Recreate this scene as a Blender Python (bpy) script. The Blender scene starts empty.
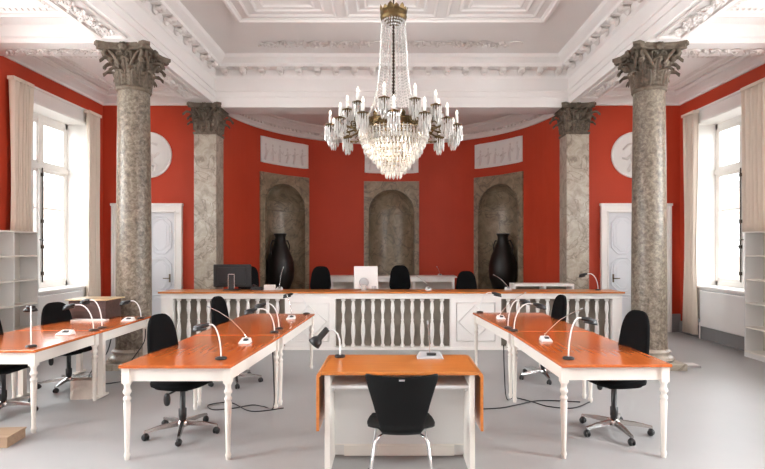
import bpy, bmesh, math, random
from mathutils import Vector, Matrix
random.seed(7)
PI = math.pi
sc = bpy.context.scene
col = sc.collection

# ------------------------------------------------------------------ camera, world, light
F = 500.0; CX = 391.5; HY = 248.0; CH = 1.64
cam = bpy.data.cameras.new('camera'); camo = bpy.data.objects.new('camera', cam); col.objects.link(camo)
cam.sensor_fit = 'HORIZONTAL'; cam.sensor_width = 36.0; cam.lens = 36.0 * F / 765
cam.shift_x = -(CX - 382.5) / 765; cam.shift_y = (HY - 234.5) / 765
cam.clip_start = 0.05
camo.location = (0, 0, CH); camo.rotation_euler = (PI/2, 0, 0)
sc.camera = camo
sc.view_settings.view_transform = 'Standard'; sc.view_settings.look = 'None'
sc.view_settings.gamma = 1; sc.view_settings.exposure = 1.0
sc.view_settings.use_curve_mapping = False
w = bpy.data.worlds.new('world'); sc.world = w; w.use_nodes = True
w.node_tree.nodes['Background'].inputs[0].default_value = (0.93, 0.97, 1.0, 1)
w.node_tree.nodes['Background'].inputs[1].default_value = 4.6
try:
    sc.cycles.max_bounces = 10; sc.cycles.diffuse_bounces = 6; sc.cycles.transmission_bounces = 8
    sc.cycles.transparent_max_bounces = 12; sc.cycles.sample_clamp_indirect = 8; sc.cycles.caustics_refractive = False
    sc.cycles.caustics_reflective = False; sc.cycles.use_denoising = True
except Exception: pass
WALLX = 5.65; BACKY = 9.8; REARY = -3.0
WIN_Y = (8.6, 5.2, 1.8); WIN_W = 1.46; WIN_Z0 = .95; WIN_Z1 = 3.95
for s in (-1, 1):                      # sky portals in the far windows, added area lamps in the unseen nearer ones
    for yc in WIN_Y:
        l = bpy.data.lights.new('window_area_light', 'AREA'); l.shape = 'RECTANGLE'
        l.size = WIN_W; l.size_y = WIN_Z1 - WIN_Z0
        if yc > 8: l.cycles.is_portal = True
        else: l.energy = 205 if yc > 4 else 430; l.color = (.95, .98, 1.0)
        o = bpy.data.objects.new('window_area_light', l); col.objects.link(o)
        o.location = (s*(WALLX+.47), yc, (WIN_Z0+WIN_Z1)/2)
        o.rotation_euler = (PI/2, 0, s*PI/2)

# ------------------------------------------------------------------ materials
def mat(name, c, rough=.5, metal=0, noise=None, bump=0, bscale=40, trans=0, emis=None, coat=0, spec=None):
    m = bpy.data.materials.new(name); m.use_nodes = True
    nt = m.node_tree; b = nt.nodes['Principled BSDF']
    b.inputs['Base Color'].default_value = (*c, 1); b.inputs['Roughness'].default_value = rough
    b.inputs['Metallic'].default_value = metal; b.inputs['Transmission Weight'].default_value = trans
    b.inputs['Coat Weight'].default_value = coat
    if spec is not None: b.inputs['Specular IOR Level'].default_value = spec
    if emis: b.inputs['Emission Color'].default_value = (*emis[0], 1); b.inputs['Emission Strength'].default_value = emis[1]
    tc = nt.nodes.new('ShaderNodeTexCoord')
    if noise:      # (scale, amount)
        n = nt.nodes.new('ShaderNodeTexNoise'); n.inputs['Scale'].default_value = noise[0]; n.inputs['Detail'].default_value = 6
        nt.links.new(tc.outputs['Object'], n.inputs['Vector'])
        r = nt.nodes.new('ShaderNodeValToRGB'); a = noise[1]
        r.color_ramp.elements[0].position = .3; r.color_ramp.elements[1].position = .7
        r.color_ramp.elements[0].color = (*[x*(1-a) for x in c], 1); r.color_ramp.elements[1].color = (*[min(1, x*(1+a)) for x in c], 1)
        nt.links.new(n.outputs['Fac'], r.inputs['Fac']); nt.links.new(r.outputs['Color'], b.inputs['Base Color'])
    if bump:
        n = nt.nodes.new('ShaderNodeTexNoise'); n.inputs['Scale'].default_value = bscale; n.inputs['Detail'].default_value = 5
        nt.links.new(tc.outputs['Object'], n.inputs['Vector'])
        bp = nt.nodes.new('ShaderNodeBump'); bp.inputs['Strength'].default_value = bump; bp.inputs['Distance'].default_value = .01
        nt.links.new(n.outputs['Fac'], bp.inputs['Height']); nt.links.new(bp.outputs['Normal'], b.inputs['Normal'])
    return m
def marble(name, stops, scale, dist, rough=.3, vein=None, veinscale=1.6, bump=0):
    m = bpy.data.materials.new(name); m.use_nodes = True; nt = m.node_tree; b = nt.nodes['Principled BSDF']
    b.inputs['Roughness'].default_value = rough
    tc = nt.nodes.new('ShaderNodeTexCoord')
    n = nt.nodes.new('ShaderNodeTexNoise'); n.inputs['Scale'].default_value = scale; n.inputs['Detail'].default_value = 12
    n.inputs['Roughness'].default_value = .68; n.inputs['Distortion'].default_value = dist
    nt.links.new(tc.outputs['Object'], n.inputs['Vector'])
    r = nt.nodes.new('ShaderNodeValToRGB'); e = r.color_ramp.elements
    e[0].position = stops[0][0]; e[0].color = (*stops[0][1], 1); e[1].position = stops[-1][0]; e[1].color = (*stops[-1][1], 1)
    for p, c in stops[1:-1]: x = e.new(p); x.color = (*c, 1)
    nt.links.new(n.outputs['Fac'], r.inputs['Fac']); out = r.outputs['Color']
    if vein:
        v = nt.nodes.new('ShaderNodeTexNoise'); v.inputs['Scale'].default_value = veinscale; v.inputs['Detail'].default_value = 8
        v.inputs['Distortion'].default_value = 1.8
        nt.links.new(tc.outputs['Object'], v.inputs['Vector'])
        rr = nt.nodes.new('ShaderNodeValToRGB'); q = rr.color_ramp.elements
        q[0].position = .47; q[0].color = (0, 0, 0, 1); q[1].position = .53; q[1].color = (0, 0, 0, 1)
        x = q.new(.5); x.color = (1, 1, 1, 1)
        nt.links.new(v.outputs['Fac'], rr.inputs['Fac'])
        mx = nt.nodes.new('ShaderNodeMix'); mx.data_type = 'RGBA'
        mm = nt.nodes.new('ShaderNodeMath'); mm.operation = 'MULTIPLY'; mm.inputs[1].default_value = .75
        nt.links.new(rr.outputs['Color'], mm.inputs[0]); nt.links.new(mm.outputs[0], mx.inputs['Factor'])
        nt.links.new(out, mx.inputs[6]); mx.inputs[7].default_value = (*vein, 1); out = mx.outputs[2]
    nt.links.new(out, b.inputs['Base Color'])
    if bump:
        bp = nt.nodes.new('ShaderNodeBump'); bp.inputs['Strength'].default_value = bump; bp.inputs['Distance'].default_value = .01
        nt.links.new(n.outputs['Fac'], bp.inputs['Height']); nt.links.new(bp.outputs['Normal'], b.inputs['Normal'])
    return m
def woodm(name, c1, c2, rough=.2, sc_=(1, 14, 14), coat=.3):
    m = bpy.data.materials.new(name); m.use_nodes = True; nt = m.node_tree; b = nt.nodes['Principled BSDF']
    b.inputs['Roughness'].default_value = rough; b.inputs['Coat Weight'].default_value = coat; b.inputs['Coat Roughness'].default_value = .12
    tc = nt.nodes.new('ShaderNodeTexCoord'); mp = nt.nodes.new('ShaderNodeMapping'); mp.inputs['Scale'].default_value = sc_
    n = nt.nodes.new('ShaderNodeTexNoise'); n.inputs['Scale'].default_value = 2.5; n.inputs['Detail'].default_value = 8; n.inputs['Distortion'].default_value = .6
    r = nt.nodes.new('ShaderNodeValToRGB'); r.color_ramp.elements[0].position = .3; r.color_ramp.elements[1].position = .7
    r.color_ramp.elements[0].color = (*c1, 1); r.color_ramp.elements[1].color = (*c2, 1)
    nt.links.new(tc.outputs['Object'], mp.inputs['Vector']); nt.links.new(mp.outputs[0], n.inputs['Vector'])
    nt.links.new(n.outputs['Fac'], r.inputs['Fac']); nt.links.new(r.outputs['Color'], b.inputs['Base Color'])
    return m
M = {
 'ceil': mat('plaster_white', (.80, .765, .745), .6, noise=(1.5, .02)),
 'plaster': mat('plaster_relief', (.72, .67, .64), .6),
 'white': mat('white_paint', (.82, .79, .76), .35, noise=(3, .02)),
 'cream': mat('cream_paint', (.80, .745, .68), .35, noise=(3, .03)),
 'door': mat('door_paint', (.74, .75, .78), .3),
 'red': mat('red_wall_paint', (.48, .052, .021), .55, spec=.25, noise=(.9, .07), bump=.05, bscale=60),
 'floor': mat('floor_grey', (.375, .37, .37), .4, spec=.35, noise=(.8, .05), bump=.02, bscale=2.5),
 'base': mat('baseboard_grey', (.27, .26, .26), .4),
 'col': marble('column_marble', [(.33, (.07, .052, .036)), (.45, (.145, .115, .084)), (.55, (.22, .182, .138)), (.68, (.33, .28, .22))], 20, .4, .42, bump=.1),
 'cap': marble('capital_stone', [(.35, (.07, .05, .034)), (.65, (.17, .132, .094))], 14, .3, .65, bump=.4),
 'pil': marble('pillar_marble', [(.32, (.25, .21, .16)), (.5, (.38, .33, .265)), (.68, (.50, .45, .38))], 5, .7, .3, vein=(.16, .125, .095), veinscale=2.0),
 'niche': marble('niche_marble', [(.32, (.18, .14, .09)), (.5, (.28, .225, .15)), (.68, (.39, .32, .225))], 4.5, .8, .35, vein=(.12, .095, .07), veinscale=1.5),
 'taupe': mat('taupe_board', (.26, .225, .185), .5, noise=(8, .1)),
 'wood': woodm('cherry_wood', (.49, .108, .023), (.56, .138, .03), .2, (14, 1, 14)),
 'wood2': woodm('beech_wood', (.50, .15, .028), (.60, .205, .042), .3, (1, 14, 14)),
 'edge': mat('wood_edge', (.40, .08, .015), .3),
 'boxwood': woodm('dark_box_wood', (.045, .022, .018), (.09, .045, .035), .4),
 'tan': woodm('tan_top_wood', (.55, .38, .2), (.62, .45, .26), .35),
 'fabric': mat('black_fabric', (.006, .006, .0065), .95, bump=.3, bscale=300, spec=.1),
 'black': mat('black_plastic', (.012, .012, .013), .35),
 'lacquer': mat('black_lacquer', (.005, .005, .005), .55, spec=.2),
 'vase': mat('black_ceramic', (.008, .006, .005), .4),
 'dchrome': mat('satin_chrome', (.42, .41, .40), .25, 1),
 'chrome': mat('chrome', (.75, .74, .73), .16, 1),
 'grey': mat('grey_plastic', (.42, .42, .43), .4),
 'beige': mat('beige_laminate', (.54, .49, .44), .5),
 'greyw': mat('light_grey_laminate', (.73, .71, .69), .45),
 'plast': mat('white_plastic', (.78, .77, .76), .35),
 'brass': mat('antique_brass', (.14, .095, .045), .42, 1, bump=.4, bscale=90),
 'dark': mat('dark_bronze', (.035, .02, .012), .45, .6),
 'curtain': mat('curtain_cloth', (.74, .63, .53), .85, noise=(2, .03), bump=.1, bscale=200),
 'crystal': mat('crystal_glass', (1, .97, .92), .06, 0, trans=.5, spec=.9),
 'candle': mat('candle_white', (.85, .82, .76), .4),
 'bulb': mat('bulb_glow', (1, .95, .85), .3, emis=((1, .93, .8), .7)),
 'facade': mat('outside_facade', (.45, .34, .27), .8, noise=(1, .1)),
 'pave': mat('outside_ground', (.4, .38, .36), .8),
 'paper': mat('paper_bag', (.62, .54, .47), .8, noise=(6, .15), bump=.5, bscale=18),
 'timber': woodm('timber_box', (.33, .22, .14), (.42, .29, .19), .5),
}
# thin window glass: mostly clear with a weak mirror
m = bpy.data.materials.new('window_glass'); m.use_nodes = True; nt = m.node_tree; nt.nodes.remove(nt.nodes['Principled BSDF'])
t = nt.nodes.new('ShaderNodeBsdfTransparent'); t.inputs[0].default_value = (.95, .97, .97, 1); g = nt.nodes.new('ShaderNodeBsdfGlossy'); g.inputs['Roughness'].default_value = .02
x = nt.nodes.new('ShaderNodeMixShader'); x.inputs[0].default_value = .06
nt.links.new(t.outputs[0], x.inputs[1]); nt.links.new(g.outputs[0], x.inputs[2]); nt.links.new(x.outputs[0], nt.nodes['Material Output'].inputs[0])
M['glass'] = m

# ------------------------------------------------------------------ mesh helpers
class MB:
    def __init__(s): s.v = []; s.f = []; s.sm = []
    def add(s, vs, fs, T=None, smooth=False):
        n = len(s.v)
        s.v += [tuple(T @ Vector(v)) if T else tuple(v) for v in vs]
        s.f += [tuple(i+n for i in f) for f in fs]; s.sm += [smooth]*len(fs); return s
    def box(s, x0, x1, y0, y1, z0, z1, T=None):
        v = [(x, y, z) for z in (z0, z1) for y in (y0, y1) for x in (x0, x1)]
        return s.add(v, [(0, 2, 3, 1), (4, 5, 7, 6), (0, 1, 5, 4), (2, 6, 7, 3), (0, 4, 6, 2), (1, 3, 7, 5)], T)
    def lathe(s, prof, n=24, T=None, smooth=True, a0=0, a1=2*PI, cap=True):
        full = abs(a1-a0-2*PI) < 1e-6; m = n if full else n+1; v = []; f = []
        for r, z in prof:
            for i in range(m):
                a = a0+(a1-a0)*i/n; v.append((r*math.cos(a), r*math.sin(a), z))
        for j in range(len(prof)-1):
            for i in range(n):
                k = (i+1) % m if full else i+1
                f.append((j*m+i, j*m+k, (j+1)*m+k, (j+1)*m+i))
        s.add(v, f, T, smooth)
        if cap and full:
            for j, rev in ((0, True), (len(prof)-1, False)):
                if prof[j][0] > 1e-4:
                    idx = list(range(m)); vv = v[j*m:(j+1)*m]; s.add(vv, [tuple(reversed(idx)) if rev else tuple(idx)], T)
        return s
    def tube(s, pts, r, n=6, T=None, closed=False, smooth=True):
        pts = [Vector(p) for p in pts]; N = len(pts); v = []; f = []; up = None
        for i, p in enumerate(pts):
            a = pts[(i-1) % N] if (closed or i > 0) else p; b = pts[(i+1) % N] if (closed or i < N-1) else p
            d = (b-a); d = d.normalized() if d.length > 1e-9 else Vector((0, 0, 1))
            if up is None: up = Vector((0, 0, 1)) if abs(d.z) < .9 else Vector((1, 0, 0))
            e = d.cross(up)
            if e.length < 1e-6: e = d.cross(Vector((0, 1, 0)))
            e.normalize(); u = e.cross(d).normalized(); up = u
            rr = r[i] if isinstance(r, (list, tuple)) else r
            for k in range(n):
                q = 2*PI*k/n; v.append(p+e*rr*math.cos(q)+u*rr*math.sin(q))
        for i in range(N if closed else N-1):
            j = (i+1) % N
            for k in range(n): f.append((i*n+k, i*n+(k+1) % n, j*n+(k+1) % n, j*n+k))
        s.add(v, f, T, smooth)
        if not closed:
            s.add(v[:n], [tuple(range(n))], T); s.add(v[-n:], [tuple(reversed(range(n)))], T)
        return s
    def sup(s, c, r, e1=1, e2=1, nu=16, nv=10, T=None, tz=0, bend=0):   # superellipsoid (tz tapers with height)
        sg = lambda a, e: math.copysign(abs(a)**e, a); v = []; f = []
        for j in range(nv+1):
            ph = -PI/2+PI*j/nv
            for i in range(nu):
                th = 2*PI*i/nu; z = sg(math.sin(ph), e1); q = sg(math.cos(ph), e1) if 0 < j < nv else 0
                x = q*sg(math.cos(th), e2)*(1-tz*z); y = q*sg(math.sin(th), e2)
                v.append((c[0]+r[0]*x, c[1]+r[1]*y+bend*x*x, c[2]+r[2]*z))
        for j in range(nv):
            for i in range(nu): f.append((j*nu+i, j*nu+(i+1) % nu, (j+1)*nu+(i+1) % nu, (j+1)*nu+i))
        return s.add(v, f, T, True)
    def prism(s, poly, z0, z1, T=None):
        n = len(poly); v = [(x, y, z0) for x, y in poly]+[(x, y, z1) for x, y in poly]
        return s.add(v, [tuple(reversed(range(n))), tuple(range(n, 2*n))]+[(i, (i+1) % n, n+(i+1) % n, n+i) for i in range(n)], T)
    def sweep(s, path, prof, left=True, T=None, smooth=False):    # profile (offset, z) swept along a plan polyline with mitres
        P = [Vector((p[0], p[1])) for p in path]; N = len(P); m = len(prof); v = []; f = []
        for i in range(N):
            d1 = (P[i]-P[i-1]).normalized() if i else None; d2 = (P[i+1]-P[i]).normalized() if i < N-1 else None
            d1 = d1 or d2; d2 = d2 or d1
            n1 = Vector((-d1.y, d1.x)); n2 = Vector((-d2.y, d2.x)); b = (n1+n2).normalized(); k = 1/max(.2, b.dot(n1))
            if not left: b = -b
            for o, z in prof: q = P[i]+b*o*k; v.append((q.x, q.y, z))
        for i in range(N-1):
            for j in range(m): f.append((i*m+j, i*m+(j+1) % m, (i+1)*m+(j+1) % m, (i+1)*m+j))
        s.add(v, f, T, smooth); s.add(v[:m], [tuple(range(m))], T); s.add(v[-m:], [tuple(reversed(range(m)))], T)
        return s
    def build(s, name, ma, parent=None, bevel=0, loc=None, rz=0, seg=2):
        me = bpy.data.meshes.new(name); me.from_pydata(s.v, [], s.f)
        for p, q in zip(me.polygons, s.sm): p.use_smooth = q
        bm = bmesh.new(); bm.from_mesh(me); bmesh.ops.recalc_face_normals(bm, faces=bm.faces); bm.to_mesh(me); bm.free()
        me.materials.append(M[ma] if isinstance(ma, str) else ma)
        o = bpy.data.objects.new(name, me); col.objects.link(o)
        if parent: o.parent = parent
        if loc is not None: o.location = loc
        if rz: o.rotation_euler.z = rz
        if bevel:
            b = o.modifiers.new('bevel', 'BEVEL'); b.width = bevel; b.segments = seg; b.limit_method = 'ANGLE'; b.angle_limit = .6
        return o
def tag(o, label=None, cat=None, group=None, kind=None):
    if label: o['label'] = label
    if cat: o['category'] = cat
    if group: o['group'] = group
    if kind: o['kind'] = kind
    return o
def thing(name, label, cat, loc=(0, 0, 0), rz=0, group=None):
    o = bpy.data.objects.new(name, None); col.objects.link(o); o.location = loc; o.rotation_euler.z = rz
    return tag(o, label, cat, group)
def struct(mb, name, ma, **k): return tag(mb.build(name, ma, **k), kind='structure')
def dup(o, loc=None, rz=None, label=None, parent=None, group=None):
    c = o.copy(); col.objects.link(c)
    if parent: c.parent = parent
    if loc is not None: c.location = loc
    if rz is not None: c.rotation_euler.z = rz
    if label: c['label'] = label
    if group: c['group'] = group
    for ch in list(o.children): dup(ch, parent=c)
    return c
def TR(x=0, y=0, z=0, rz=0, rx=0, ry=0, s=1):
    return Matrix.Translation((x, y, z)) @ Matrix.Rotation(rz, 4, 'Z') @ Matrix.Rotation(ry, 4, 'Y') @ Matrix.Rotation(rx, 4, 'X') @ Matrix.Scale(s, 4)
def arc(cx, cy, r, a0, a1, n): return [(cx+r*math.cos(a0+(a1-a0)*i/n), cy+r*math.sin(a0+(a1-a0)*i/n)) for i in range(n+1)]

# ------------------------------------------------------------------ shell
SOF = 4.40; S5 = 4.45; BX = 3.4; CZ = 5.25; AR = 3.4; AZ = 4.68; WT = .45
struct(MB().box(-WALLX-WT, WALLX+WT, REARY-.2, BACKY+AR+1.2, -.2, 0), 'floor', 'floor')
for s, side in ((-1, 'left'), (1, 'right')):
    b = MB(); a, c = WALLX, WALLX+WT
    def sx(x0, x1, *r):
        x0, x1 = sorted((s*x0, s*x1)); b.box(x0, x1, *r)
    ys = [REARY]
    for yc in sorted(WIN_Y): ys += [yc-WIN_W/2, yc+WIN_W/2]
    ys.append(BACKY)
    for i in range(0, len(ys), 2): sx(a, c, ys[i], ys[i+1], 0, 5.4)
    for yc in WIN_Y:
        sx(a, c, yc-WIN_W/2, yc+WIN_W/2, WIN_Z1, 5.4); sx(a, c, yc-WIN_W/2, yc+WIN_W/2, 0, WIN_Z0-.04)
    struct(b, 'wall_'+side, 'red')
# back wall left and right of the apse, opening for the doors left shut: door sits on its face
b = MB().box(-WALLX-WT, -AR-.02, BACKY, BACKY+.5, 0, 5.4); struct(b, 'wall_back_left', 'red')
b = MB().box(AR+.02, WALLX+WT, BACKY, BACKY+.5, 0, 5.4); struct(b, 'wall_back_right', 'red')
struct(MB().box(-WALLX-WT, WALLX+WT, REARY-.3, REARY, 0, 5.4), 'wall_rear', 'white')  # unseen wall, white chosen to bounce light into the room
# apse
NA = [math.radians(139.8), PI/2, math.radians(40.2)]; NW = .73; NTOP = 3.39; OW = .6; SPR = 2.57
def cyl(th, r, z): return (r*math.cos(th), BACKY+r*math.sin(th), z)
def cgrid(mb, ths, r, z0, z1, nz=1):
    for i in range(len(ths)-1):
        mb.add([cyl(ths[i], r, z0), cyl(ths[i+1], r, z0), cyl(ths[i+1], r, z1), cyl(ths[i], r, z1)], [(0, 1, 2, 3)])
def span(a, b_, n): return [a+(b_-a)*i/n for i in range(n+1)]
b = MB(); hw = (NW-.04)/AR; edges = [0]
for th in sorted(NA): edges += [th-hw, th+hw]
edges.append(PI)
for i in range(len(edges)-1):
    t_ = span(edges[i], edges[i+1], 10)
    cgrid(b, t_, AR, 0 if i % 2 == 0 else NTOP-.06, AZ+.02)
apse = struct(b, 'wall_apse', 'red')
b = MB(); cgrid(b, span(.03, PI-.03, 48), AR+.75, 0, 5.0); struct(b, 'wall_apse_outer', 'white')
# niches
NZ0 = .3
for k, th0 in enumerate(NA):
    b = MB(); RS = AR-.03
    def P(x, z, dep=0): return cyl(th0 - x/AR, RS+dep, z)
    xs = span(-NW, -OW, 3)[:-1]+[-OW*math.cos(PI*i/24) for i in range(25)]+span(OW, NW, 3)[1:]
    for i in range(len(xs)-1):
        zz = []
        for x_ in (xs[i], xs[i+1]):
            mid = (xs[i]+xs[i+1])/2
            zz.append(NZ0 if abs(mid) > OW else SPR+math.sqrt(max(0, OW*OW-x_*x_)))
        b.add([P(xs[i], zz[0]), P(xs[i+1], zz[1]), P(xs[i+1], NTOP), P(xs[i], NTOP)], [(0, 1, 2, 3)])
    for x_ in (-NW, NW):
        b.add([P(x_, NZ0), P(x_, NTOP), P(x_, NTOP, .06), P(x_, NZ0, .06)], [(0, 1, 2, 3)])
    b.add([P(-NW, NTOP), P(0, NTOP), P(NW, NTOP), P(NW, NTOP, .06), P(0, NTOP, .06), P(-NW, NTOP, .06)], [(0, 1, 4, 5), (1, 2, 3, 4)])
    # raised band round the arch
    pts = [P(-OW-.01, NZ0, -.01)]+[P(-(OW+.01)*math.cos(PI*i/24), SPR+(OW+.01)*math.sin(PI*i/24), -.01) for i in range(25)]+[P(OW+.01, NZ0, -.01)]
    b.tube(pts, .014, 5)
    struct(b, 'trim_%d' % (k+1), 'niche')
    b = MB(); n = 20; rows = []; DEP = .52
    for z in (NZ0, 1.0, 1.8, SPR): rows.append([P(-OW*math.cos(PI*i/n), z, DEP*math.sin(PI*i/n)) for i in range(n+1)])
    for j in range(1, 9):
        a = PI/2*j/8
        rows.append([P(-OW*math.cos(PI*i/n)*math.cos(a), SPR+OW*math.sin(a), DEP*math.sin(PI*i/n)*math.cos(a)) for i in range(n+1)])
    v = [p for r_ in rows for p in r_]; f = [(j*(n+1)+i, j*(n+1)+i+1, (j+1)*(n+1)+i+1, (j+1)*(n+1)+i) for j in range(len(rows)-1) for i in range(n)]
    b.add(v, f, smooth=True); b.add([(x_, y_, NZ0) for x_, y_, _ in rows[0]], [tuple(range(n+1))])
    b.tube([P(-OW*math.cos(PI*i/n), SPR, DEP*math.sin(PI*i/n)-.01) for i in range(n+1)], .012, 5)
    struct(b, 'wall_niche_%d' % (k+1), 'niche')
# apse ceiling + cornice
b = MB(); ap = arc(0, BACKY, AR+.8, 0, PI, 40); b.prism([(x_, y_) for x_, y_ in ap], AZ, AZ+.15)
struct(b, 'ceiling_apse', 'ceil')
path = arc(0, BACKY, AR-.01, 0, PI, 48)
b = MB(); b.sweep(path, [(0, 4.36), (.03, 4.36), (.04, 4.41), (.07, 4.45), (.07, 4.49), (.13, 4.52), (.2, 4.6), (.2, 4.63), (.24, 4.66), (.24, 4.69), (0, 4.69)], left=True)
for i in range(96):
    a = PI*(i+.5)/96; b.box(-.018, .018, -.04, .02, 4.46, 4.505, T=TR((AR-.09)*math.cos(a), BACKY+(AR-.09)*math.sin(a), 0, a-PI/2))
struct(b, 'trim_4', 'plaster')

# entablature beams over the columns + cornice of the centre bay
BW = .46; YB = 9.58
b = MB()
for s in (-1, 1):
    x0, x1 = sorted((s*BX, s*(BX+BW))); b.box(x0, x1, REARY, BACKY+.02, SOF, CZ+.15)
struct(b, 'trim_5', 'ceil')
b = MB().box(-BX, BX, YB, YB+.44, SOF-.0, CZ+.15); b.box(-3.25, 3.25, YB-.035, YB+.44, SOF-.075, SOF); struct(b, 'trim_6', 'ceil')
U = [(BX, REARY), (BX, YB), (-BX, YB), (-BX, REARY)]
prof = [(0, SOF-.01), (.02, SOF-.01), (.02, S5+.07), (.035, S5+.075), (.035, S5+.17), (.05, S5+.175), (.055, S5+.195), (.02, S5+.21), (.02, S5+.43),
        (.045, S5+.45), (.06, S5+.47), (.06, S5+.585), (.2, S5+.6), (.2, S5+.66), (.25, S5+.70), (.29, S5+.74), (.31, CZ), (0, CZ)]
struct(MB().sweep(U, prof, left=True), 'trim_7', 'ceil')
def leaf(mb, T, l=.12, w_=.045, h=.02, curl=.03, n=5):
    v = []
    for i in range(n+1):
        t_ = i/n; ww = w_*math.sin(PI*min(1, .12+t_*.88))**.7; z = h*math.sin(PI*t_)+curl*t_*t_
        for q, dz in ((-1, 0), (0, h*.6), (1, 0)): v.append((q*ww*(1 if i < n else .1), l*t_, z+dz))
    f = []
    for i in range(n):
        for k in (0, 1): f.append((i*3+k, i*3+k+1, (i+1)*3+k+1, (i+1)*3+k))
    mb.add(v, f, T, True)
def modillion(mb, T):      # scrolled bracket with an acanthus leaf under it; local y = outwards
    T = T @ Matrix.Scale(1.35, 4)
    mb.box(-.055, .055, 0, .115, -.015, .0, T)
    mb.sup((0, .10, -.04), (.05, .032, .032), 1, 1, 10, 6, T)
    mb.sup((0, .025, -.055), (.045, .03, .05), 1, 1, 10, 6, T)
    for q in (-1, 0, 1): mb.sup((q*.03, .062, -.052), (.018, .05, .024), 1, 1, 6, 4, T)
b = MB(); zc = S5+.595; n = 19
for i in range(n):
    x_ = -BX+.25+(2*BX-.5)*i/(n-1); modillion(b, TR(x_, YB-.06, zc, PI))
for s in (-1, 1):
    y_ = 9.1
    while y_ > REARY+.4:
        modillion(b, TR(s*(BX-.06), y_, zc, s*PI/2)); y_ -= .35
# small rosettes between the brackets
for i in range(n-1):
    x_ = -BX+.25+(2*BX-.5)*(i+.5)/(n-1); b.sup((x_, YB-.13, S5+.6), (.035, .035, .015), 1, 1, 8, 4)
for s in (-1, 1):
    y_ = 9.1-.175
    while y_ > REARY+.4: b.sup((s*(BX-.13), y_, S5+.6), (.035, .05, .015), 1, 1, 8, 4); y_ -= .35
struct(b, 'trim_8', 'plaster')
b = MB().box(-BX-.1, BX+.1, REARY, YB+.1, CZ, CZ+.15); struct(b, 'ceiling', 'ceil')
# centre ceiling coffers
def frame(mb, x0, x1, y0, y1, z, wd=.05, h=.03):
    pr = [(0, z), (0, z-h*.5), (wd*.25, z-h), (wd*.6, z-h), (wd*.75, z-h*.5), (wd, z-h*.3), (wd, z)]
    cs = [(x0, y0), (x1, y0), (x1, y1), (x0, y1)]
    P4 = []
    for i, (x_, y_) in enumerate(cs):
        sxn = 1 if x_ == x0 else -1; syn = 1 if y_ == y0 else -1
        P4.append([(x_+sxn*o, y_+syn*o, zz) for o, zz in pr])
    m_ = len(pr); v = [p for q in P4 for p in q]; f = []
    for i in range(4):
        j = (i+1) % 4
        for k in range(m_-1): f.append((i*m_+k, i*m_+k+1, j*m_+k+1, j*m_+k))
    mb.add(v, f)
b = MB(); frame(b, -2.45, 2.45, -2, 7.95, CZ, .1, .05)
for j in range(4):
    for xc in (-1.55, 0, 1.55):
        y1 = 7.78-j*2.3
        for g_ in (0, .17, .3): frame(b, xc-.7+g_, xc+.7-g_, y1-2.05+g_, y1-g_, CZ, .055, .022)
struct(b, 'trim_9', 'ceil')
# garland relief on the flat border in front of the apse beam
def scroll(mb, x0, x1, yc, z, amp=.09, per=.62, dens=1.0, vert=False, T=None):
    L = x1-x0; n = max(8, int(L/per*14)); pts = []
    for i in range(n+1):
        t_ = i/n; x_ = x0+L*t_; pts.append((x_, yc+amp*.55*math.sin(2*PI*(x_-x0)/per), z-.015))
    mb.tube(pts, .016, 5, T)
    k = int(L/per*2)
    for i in range(k):       # curling branches
        xc = x0+per/2*(i+.5); sg = 1 if i % 2 else -1
        sp = [(xc+amp*(.75-.09*q)*math.cos(sg*(q*.75)+(.3)), yc-sg*amp*.1+amp*(.75-.09*q)*math.sin(sg*(q*.75)+.3), z-.022) for q in range(8)]
        mb.tube(sp, [.017-.0012*q for q in range(8)], 5, T)
        mb.sup((xc, yc, z-.015), (amp*.28, amp*.28, .035), 1, 1, 8, 5, T)
        for q in range(int(7*dens)):
            a = random.uniform(0, 2*PI); r_ = amp*random.uniform(.55, 1.0)
            Tl = Matrix.Translation((xc+r_*math.cos(a)*1.1, yc+r_*math.sin(a), z-.004)) @ Matrix.Rotation(a+random.uniform(-1.2, 1.2), 4, 'Z') @ Matrix.Rotation(PI, 4, 'Y')
            leaf(mb, (T @ Tl) if T else Tl, amp*.6, amp*.19, .03, .03)
b = MB(); scroll(b, -2.3, -.12, 8.78, CZ, .13, .55, 1.3); scroll(b, .12, 2.3, 8.78, CZ, .13, .55, 1.3)
b.sup((0, 8.78, CZ-.02), (.14, .14, .04)); struct(b, 'trim_10', 'plaster')
# soffit panels between the supports
b = MB()
for s in (-1, 1):
    xc = s*(BX+BW/2)
    for (y0, y1) in ((7.45, 9.15), (3.4, 6.55)):
        frame(b, xc-.17, xc+.17, y0, y1, SOF, .035, .025)
        T = Matrix.Translation((xc, 0, 0)) @ Matrix.Rotation(PI/2, 4, 'Z')
        scroll(b, y0+.1, y1-.1, 0, SOF, .085, .36, 1, T=T)
struct(b, 'trim_11', 'plaster')
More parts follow.
